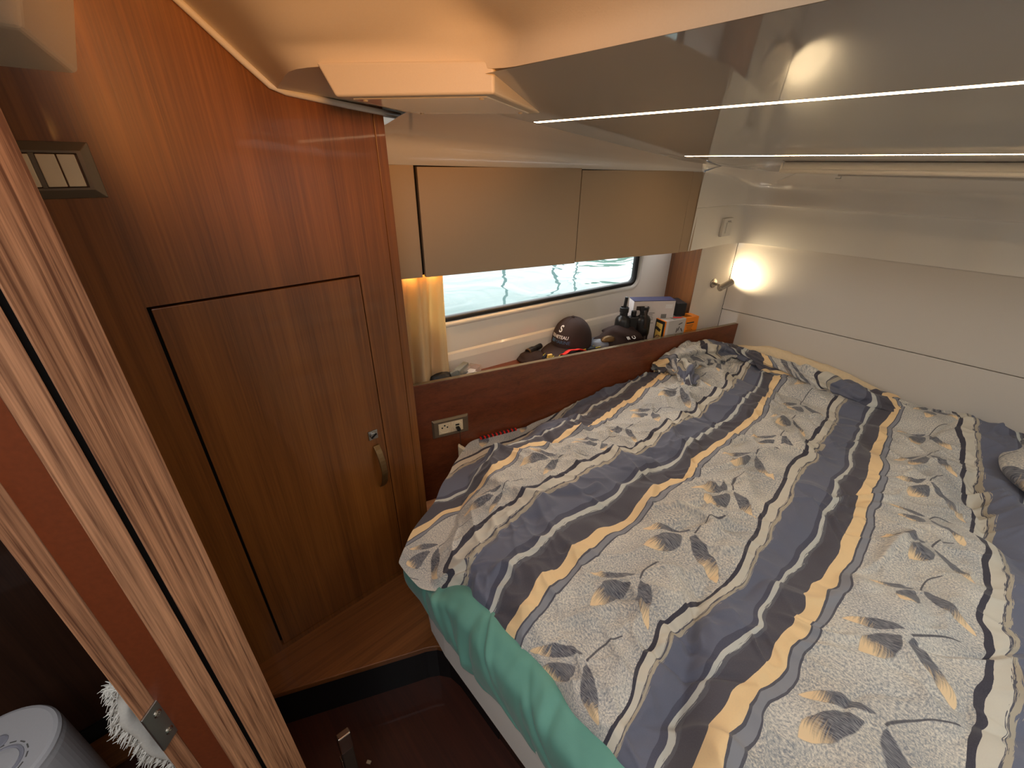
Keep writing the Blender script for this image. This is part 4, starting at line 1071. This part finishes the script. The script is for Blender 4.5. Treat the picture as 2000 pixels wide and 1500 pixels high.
# dark pouch left of the cap, torch, sailing gloves, red cloth
pc_ = mesh('pouch', blob((-1.092, 1.105, SZ), .052, .060, .034, 1.9, yaw=-.3, rough=.12), M['brown'], smooth=True); tag(pc_, 'dark brown soft pouch at the left end of the cap pile', 'pouch')
tc = thing('torch', 'small black torch with a copper rimmed lens beside the cap', 'torch', (-1.105, 1.13, -.655))
td = np.array([.05, -.97, -.1]); td /= np.linalg.norm(td); tp = np.array([-1.105, 1.125, -.662])
mesh('body', lathe([(.010, .035), (.011, .04), (.011, .07), (.015, .085), (.015, .11), (.013, .111)], tp - td * .08, td, 20), M['blackgloss'], tc, smooth=False)
mesh('bezel_ring', lathe([(.0155, 0), (.0155, .006), (.013, .007), (.0125, .002), (0, .002)], tp + td * .028, td, 20), M['bronze'], tc)
def glove(nm, c, yaw, label):
    g = thing(nm, label, 'glove', tuple(c), 'sailing gloves in the cap pile')
    R_ = Matrix.Rotation(yaw, 4, 'Z') @ Matrix.Diagonal((.9, .9, .80, 1)); c = np.asarray(c, float)
    mesh('palm', (RB(c, R_, obox((0, 0, .016), (1, 0, 0), (0, 1, 0), (0, 0, 1), .050, .040, .014)[0]), box(0, 1, 0, 1, 0, 1)[1]), M['black'], g, bevel=0.012, segs=4, smooth=True)
    for i, (yo, L) in enumerate(((-.030, .042), (-.010, .056), (.010, .058), (.030, .048))):
        mesh('finger', (RB(c, R_, tube([(.040, yo, .018), (.040 + L * .6, yo * 1.15, .022), (.040 + L, yo * 1.2, .014)], [.011, .011, .008], 10)[0]), tube([(0, 0, 0), (1, 0, 0), (2, 0, 0)], 1, 10)[1]), M['navy'], g, smooth=True)
        mesh('piping', (RB(c, R_, tube([(.020, yo - .010, .031), (.044, yo * 1.08 - .008, .031), (.040 + L * .8, yo * 1.18 - .004, .029)], .0022, 6)[0]), tube([(0, 0, 0), (1, 0, 0), (2, 0, 0)], 1, 6)[1]), M['yellow'], g)
    mesh('thumb', (RB(c, R_, tube([(-.01, -.035, .016), (.018, -.062, .018), (.040, -.072, .014)], [.012, .012, .008], 10)[0]), tube([(0, 0, 0), (1, 0, 0), (2, 0, 0)], 1, 10)[1]), M['black'], g, smooth=True)
    mesh('cuff_strap', (RB(c, R_, obox((-.040, 0, .031), (1, 0, 0), (0, 1, 0), (0, 0, 1), .010, .036, .0025)[0]), box(0, 1, 0, 1, 0, 1)[1]), M['yellow'], g, bevel=0.001)
glove('sailing_glove', (-1.030, 1.195, SZ + .004), math.radians(-75), 'black sailing glove with yellow piping left under the cap visor')
glove('sailing_glove', (-1.000, 1.335, SZ + .002), math.radians(75), 'black sailing glove with yellow piping right of the cap')
rc_ = mesh('red_ribbon', (lambda Pq: grid(Pq))(np.array([[C(1.155 + .10 * i / 14, -.028 - .03 * j / 6 + .004 * math.sin(i), -.655 + .012 * math.sin(math.pi * i / 14) - .012 * (j / 6) ** 2) for j in range(7)] for i in range(15)])), M['redcloth'], smooth=True, solid=.003); tag(rc_, 'bright red cloth strip just behind the shelf board', 'ribbon')
yt = mesh('yellow_tag', obox(C(1.108, -.05, -.664), D1, N1, UP, .010, .005, .012), M['cardyellow'], bevel=0.002); tag(yt, 'small yellow tag at the left of the cap pile', 'tag')

# binoculars, standing on their objective ends
bn = thing('binoculars', 'black binoculars standing upright in front of the white carton', 'binoculars', (-.93, 1.57, SZ))
b0 = np.array([-.965, 1.525, 0]); b1 = np.array([-.915, 1.600, 0])
for q, tilt in ((b0, -.012), (b1, .012)):
    mesh('barrel', lathe([(.030, 0), (.031, .004), (.031, .03), (.034, .045), (.033, .105), (.026, .118), (.017, .124), (.016, .128)], (q[0], q[1], SZ + .001), (0, 0, 1), 26), M['blackgloss'], bn, smooth=True)
    mesh('eyepiece', lathe([(.0165, .0), (.0165, .012), (.019, .015), (.019, .034), (.016, .036), (.014, .030), (0, .030)], (q[0], q[1], SZ + .126), (0, 0, 1), 24), M['black'], bn, smooth=False)
md = (b1 - b0) / np.linalg.norm(b1 - b0); mn = np.array([md[1], -md[0], 0])
mesh('bridge', obox((b0 + b1) / 2 + UP * (SZ + .075), md, mn, UP, .022, .014, .045), M['blackgloss'], bn, bevel=0.004)
mesh('focus_wheel', lathe([(.010, 0), (.011, .002), (.011, .020), (.010, .022)], (b0 + b1) / 2 + UP * (SZ + .122), (0, 0, 1), 20), M['black'], bn)
mesh('strap_lug', cyl(b0 + UP * (SZ + .16) , b0 + UP * (SZ + .205) + md * .004, .007, 14), M['blackgloss'], bn)
mesh('neck_strap', (lambda Pq: grid(Pq))(np.array([[b1 + mn * (.036 + .006 * math.sin(i * .5)) + md * (-.012 + .022 * i / 14 + dx) + UP * (SZ + .155 - .15 * i / 14) for dx in (-.006, .006)] for i in range(15)])), M['darkleather'], bn, smooth=True, solid=.002)
mesh('eyepiece_rim', lathe([(.0175, 0), (.0185, .001), (.0175, .002)], b0 + UP * (SZ + .139), (0, 0, 1), 24), M['chrome'], bn)

# white carton at the back
wcx = np.array([.83, .55, 0]); 
ca, cbv = np.array([-1.0, 1.56, 0]), np.array([-.845, 1.715, 0])
ua = D1 * 1.0; ua = np.array([.60, .80, 0]); un = np.array([.80, -.60, 0])
wo = np.array([-.915, 1.655, 0])
wct = thing('white_carton', 'white cardboard box with navy lid standing behind the binoculars', 'box', (wo[0], wo[1], SZ))
wtop = -.512
mesh('carton', obox((wo[0], wo[1], (SZ + wtop) / 2), ua, un, UP, .092, .030, (wtop - SZ) / 2), M['cardwhite'], wct, bevel=0.001)
mesh('lid', obox((wo[0], wo[1], wtop + .001), ua, un, UP, .0922, .0302, .0012), M['cardnavy'], wct)
fpl = wo + un * .0304
mesh('tuck_flap', obox(fpl + ua * .012 + UP * (wtop - .018), ua, un, UP, .022, .0008, .017), M['cardwhite'], wct, bevel=0.0005)
fr = lambda a, z: fpl + ua * a + UP * z
for i in range(16):
    wdt = .0006 + .0007 * ((i * 7) % 3)
    mesh('barcode_bar', obox(fr(-.078 + i * .0023, wtop - .030), ua, un, UP, wdt, .0003, .009), M['darkprint'], wct)
mesh('lettering', join(text_on('CE', .014, fr(-.026, wtop - .030), ua, UP), text_on('X', .010, fr(-.035, wtop - .030), ua, UP)), M['darkprint'], wct)
for i in range(7):
    mesh('print_line', obox(fr(-.02 - .004 * (i % 2), wtop - .052 - i * .0075), ua, un, UP, .026 - .004 * (i % 3), .0003, .0012), M['greyprint'], wct)
for i in range(3):
    mesh('sticker', obox(fr(.066, wtop - .018 - i * .006), ua, un, UP, .016, .0003, .0018), M['print'], wct)
mesh('pictogram', obox(fr(.048, wtop - .072), ua, un, UP, .012, .0003, .014), M['greyprint'], wct)
dk = mesh('black_case', obox((-.862, 1.782, (SZ - .53) / 2), ua, un, UP, .022, .045, (-.53 - SZ) / 2), M['black'], bevel=0.003); tag(dk, 'black case wedged behind the orange carton', 'case')

# orange carton
oc0, oc1 = C(1.630, -.021, 0), C(1.815, -.021, 0)
OD = .027
oo = (oc0 + oc1) / 2 - N1 * OD; OL = np.linalg.norm(oc1 - oc0) / 2
OT = -.588
oct_ = thing('orange_carton', 'orange white and grey product box just behind the shelf board', 'box', (oo[0], oo[1], SZ))
oz = (SZ + OT) / 2; oh = (OT - SZ) / 2
mesh('carton', obox((oo[0], oo[1], oz), D1, N1, UP, OL, OD, oh), M['cardgrey'], oct_, bevel=0.001)
def band(a0, a1, mat, nm, e=.0006):
    mesh(nm, obox(oo + D1 * (a0 + a1) / 2 + UP * oz, D1, N1, UP, (a1 - a0) / 2, OD + e, oh + e), mat, oct_)
band(.022, OL + .0006, M['cardorange'], 'orange_panel')
band(-OL - .0006, -OL + .006, M['cardorange'], 'orange_corner', .0008)
band(-OL + .006, -OL + .020, M['cardwhite'], 'white_stripe')
e0 = oo - D1 * (OL + .0012) + UP * oz
mesh('end_panel', obox(e0, N1, D1, UP, OD - .0005, .0006, oh - .001), M['black'], oct_)
mesh('end_picture', obox(e0 - D1 * .0008 - N1 * .002 - UP * .004, N1, D1, UP, OD - .009, .0004, oh - .010), M['cardyellow'], oct_)
mesh('end_picture_dark', obox(e0 - D1 * .0014 - N1 * .006 + UP * .012, N1 * .9 + UP * -.3, D1, UP * .9 + N1 * .3, .015, .0004, .007), M['darkprint'], oct_)  # dark printed bar across the end picture
fs = oo + N1 * (OD + .0008) + UP * oz
mesh('title_bar', obox(fs + D1 * .050 + UP * .030 + N1 * .0004, D1, N1, UP, .022, .0004, .0028), M['darkprint'], oct_)
for i in range(7):
    mesh('print_line', obox(fs + D1 * .050 + UP * (.018 - i * .0075), D1, N1, UP, .020 - .003 * (i % 3), .0004, .0011), M['bronze'], oct_)
for (da, dz_, r_, mt_) in ((-.010, -.034, .011, 'print'), (-.010, -.034, .005, 'darkprint')):
    mesh('pictogram', lathe([(r_, 0), (r_, .0006 + .0004 * (r_ < .01)), (0, .0006 + .0004 * (r_ < .01))], fs + D1 * da + UP * dz_, N1, 20), M[mt_], oct_)
for da, dz_, a_ in ((-.008, .034, .3), (-.014, .012, 1.2), (.004, .004, -1.0), (-.024, .006, 1.4)):
    mesh('tool_print', obox(fs + D1 * da + UP * dz_ + N1 * .0004, D1 * math.cos(a_) + UP * math.sin(a_), N1, UP * math.cos(a_) - D1 * math.sin(a_), .010, .0004, .0016), M['darkprint'], oct_)
tp_ = oo + UP * (OT + .0006)
mesh('top_picture', obox(tp_ - D1 * .012, D1, N1, UP, .028, .020, .0006), M['greyitem'], oct_)
mesh('top_tool', obox(tp_ - D1 * .010 + UP * .0008 + N1 * .006, D1 * .9 + N1 * .4, N1 * .9 - D1 * .4, UP, .020, .006, .0005), M['redcloth'], oct_)
for i in range(4):
    mesh('top_line', obox(tp_ + D1 * (.034 + i * .009) + UP * .0008, D1, N1, UP, .0012, .018, .0004), M['bronze'], oct_)
gt_ = mesh('brass_weight', blob(C(1.612, -.035, SZ), .018, .016, .048, 2.1, rough=.05), M['bronze'], smooth=True); tag(gt_, 'small brassy object between binoculars and orange carton', 'ornament')

# small bits at the left end of the shelf
ln = thing('glasses_case', 'crumpled black glasses case by the curtain hem', 'case', tuple(C(.70, -.05, SZ)))
mesh('body', blob(C(.690, -.042, SZ), .026, .066, .056, 6.2, yaw=-A1, rough=.2), M['black'], ln, smooth=True)
mesh('flap', obox(C(.732, -.030, -.652), D1 * .9 + UP * .3, N1, UP * .9 - D1 * .3, .014, .006, .016), M['greyitem'], ln, bevel=0.002)
cbx = thing('clear_box', 'small clear plastic box with white contents on the shelf', 'box', tuple(C(.80, -.05, SZ)))
co = C(.800, -.050, -.668); cu_ = D1 * .72 - N1 * .69; cv_ = D1 * .69 + N1 * .72
mesh('shell', obox(co, cu_, cv_, UP, .034, .022, .022), M['clear'], cbx, bevel=0.002)
mesh('contents', obox(co - UP * .004 + cu_ * -.006, cu_, cv_, UP, .016, .014, .010), M['print'], cbx, bevel=0.005)
gb_ = mesh('grey_clip', obox(C(.765, -.058, -.662), cu_, cv_, UP, .038, .011, .026), M['greyitem'], bevel=0.003); tag(gb_, 'grey plastic clip standing beside the clear box', 'clip')

# ------------------------------------------------------------------ lower left: appliance, towel
ap = thing('air_purifier', 'white cylindrical appliance with round buttons on its lid at lower left', 'appliance', (-.93, -.468, -1.45))
ac = (-.930, -.468, -1.45)
mesh('body', lathe([(.088, 0), (.092, .006), (.096, .30), (.0965, .425), (.0955, .435)], ac, (0, 0, 1), 64), M['appliance'], ap, smooth=False)
mesh('lid', lathe([(.0955, .435), (.0955, .441), (.092, .447), (.086, .449), (.0, .4495)], ac, (0, 0, 1), 64), M['appliance'], ap, smooth=False)
dcx = np.array([-.905, -.455, -1.0004])
mesh('dial', lathe([(.034, 0), (.034, .0015), (.031, .002), (.029, .0005), (.012, -.0006 + .001), (0, .0005)], dcx, (0, 0, 1), 36), M['appl_grey'], ap)
mesh('dial_cap', lathe([(.028, 0), (.028, .0012), (.020, .0022), (0, .0022)], dcx + UP * .0008, (0, 0, 1), 36), M['appliance'], ap)
for i in range(14):
    a = 2 * math.pi * i / 14
    ca_ = dcx + np.array([math.cos(a), math.sin(a), 0]) * .039
    mesh('dial_mark', obox(ca_ + UP * .0006, (-math.sin(a), math.cos(a), 0), (math.cos(a), math.sin(a), 0), UP, .005, .0009, .0005), M['greyprint'], ap)
for dx, dy in ((-.052, -.004), (-.040, -.045), (-.010, -.058)):
    mesh('button', lathe([(.0135, 0), (.0135, .0016), (.011, .0026), (0, .0022)], dcx + np.array([dx, dy, 0]), (0, 0, 1), 24), M['appl_grey'], ap)
for i in range(2):
    a = math.radians(38 - i * 9)
    mesh('vent_slot', obox(np.array([ac[0] + .0962 * math.cos(a), ac[1] + .0962 * math.sin(a), -1.085]), (math.cos(a), math.sin(a), 0), (-math.sin(a), math.cos(a), 0), UP, .0015, .0035, .012), M['gap'], ap)

tw = thing('fringed_towel', 'off white towel with a frayed fringe hanging behind the door jamb', 'towel', (-.62, -.19, -1.45))
Pt = np.zeros((60, 30, 3))
for i in range(60):
    z = -.66 - .79 * i / 59
    for j in range(30):
        s = j / 29
        Pt[i, j] = (-.62 + .012 * math.sin(s * 9 + i * .05), -.192 - .012 * math.sin(i * .23) - .020 * i / 59 + s * .07 + .003 * math.sin(i * .9), z + .02 * s)
mesh('cloth', grid(Pt), M['towel'], tw, smooth=True, solid=.004)
fv = []
for i in range(1100):
    r_ = rng.random(); ii = int(r_ * 59); p = Pt[ii, 0] + np.array([rng.normal(0, .003), rng.normal(0, .002), rng.normal(0, .004)])
    L = rng.uniform(.006, .017); d_ = np.array([rng.normal(0, .35), -1.0, -rng.uniform(0, .9)]); d_ /= np.linalg.norm(d_)
    q1 = p + d_ * L * .5 + np.array([rng.normal(0, .002), 0, rng.normal(0, .002)]); q2 = p + d_ * L + np.array([rng.normal(0, .003), 0, -rng.uniform(0, .006)])
    fv.append(tube([p, q1, q2], [.0011, .0009, .0004], 4, cap=False))
for i in range(160):
    p = Pt[0, int(rng.uniform(0, 12))] + np.array([rng.normal(0, .003), rng.normal(0, .003), 0])
    L = rng.uniform(.008, .018); d_ = np.array([rng.normal(0, .4), -.6 + rng.normal(0, .4), .3 + rng.normal(0, .4)]); d_ /= np.linalg.norm(d_)
    fv.append(tube([p, p + d_ * L * .5, p + d_ * L + np.array([0, 0, -.004])], [.0011, .0009, .0004], 4, cap=False))
fo_ = mesh('fringe', join(*fv), M['towel'], tw); fo_['kind'] = 'stuff'

# ------------------------------------------------------------------ foot well: capped pole, crumb
pr = thing('pump_handle', 'chrome capped dark handle standing up in the foot well', 'handle', (-.50, .03, -1.45))
pt = np.array([-.585, .045, -1.105]); pbm = np.array([-.505, .020, -1.45]); pd_ = pt - pbm; pd_ /= np.linalg.norm(pd_)
pu = np.cross(pd_, (0, 1, 0)); pu /= np.linalg.norm(pu); pw_ = np.cross(pd_, pu)
def bar(p0, p1, hw, ht): return obox((p0 + p1) / 2, pu, pw_, pd_, ht, hw, np.linalg.norm(p1 - p0) / 2)
mesh('grip', bar(pbm, pt - pd_ * .04, .0125, .007), M['darkleather'], pr, bevel=0.003, segs=3)
mesh('cap', bar(pt - pd_ * .045, pt, .0145, .009), M['chrome'], pr, bevel=0.004, segs=4, label='polished chrome cap')
mesh('rail', bar(pbm + pw_ * .016, pt - pd_ * .06 + pw_ * .0145, .0016, .008), M['chrome'], pr, bevel=0.001)
cr_ = mesh('crumb', obox((-.655, .085, -1.4475), (.8, .6, 0), (-.6, .8, 0), UP, .006, .004, .0022), M['cream'], bevel=0.001); tag(cr_, 'tiny pale chip lying on the dark sole', 'chip')

# ------------------------------------------------------------------ outside objects mirrored in the water
for (x, y, h_, sp_w, r_, lb_) in ((-9.5, 8.3, 9, .8, .05, 'thin mast mirrored in the water at the left of the window'), (-14.0, 15.5, 12, 1.1, .10, 'thick mast mirrored in the water at mid window'), (-12.5, 15.2, 8, .6, .05, 'short mast mirrored beside the thick one'), (-16, 26, 11, 1.2, .06, 'mast mirrored in the water at the right of the window')):
    mast('mast', x, y, h_, lb_, sp_w, r_)
tr = mesh('tree', blob((-23, 34, -1.2), 6.5, 7, 6.6, 4.4, rough=.3), M['foliage'], smooth=True); tag(tr, 'green shore trees mirrored in the water outside', 'trees')
fe = mesh('fender', lathe([(.03, -.02), (.10, .0), (.12, .06), (.12, .55), (.10, .61), (.03, .64), (.02, .70)], (-1.49, .80, -.95), (0, 0, 1), 24), M['white'], smooth=True); tag(fe, 'white fender hanging outside at the left end of the window', 'fender')
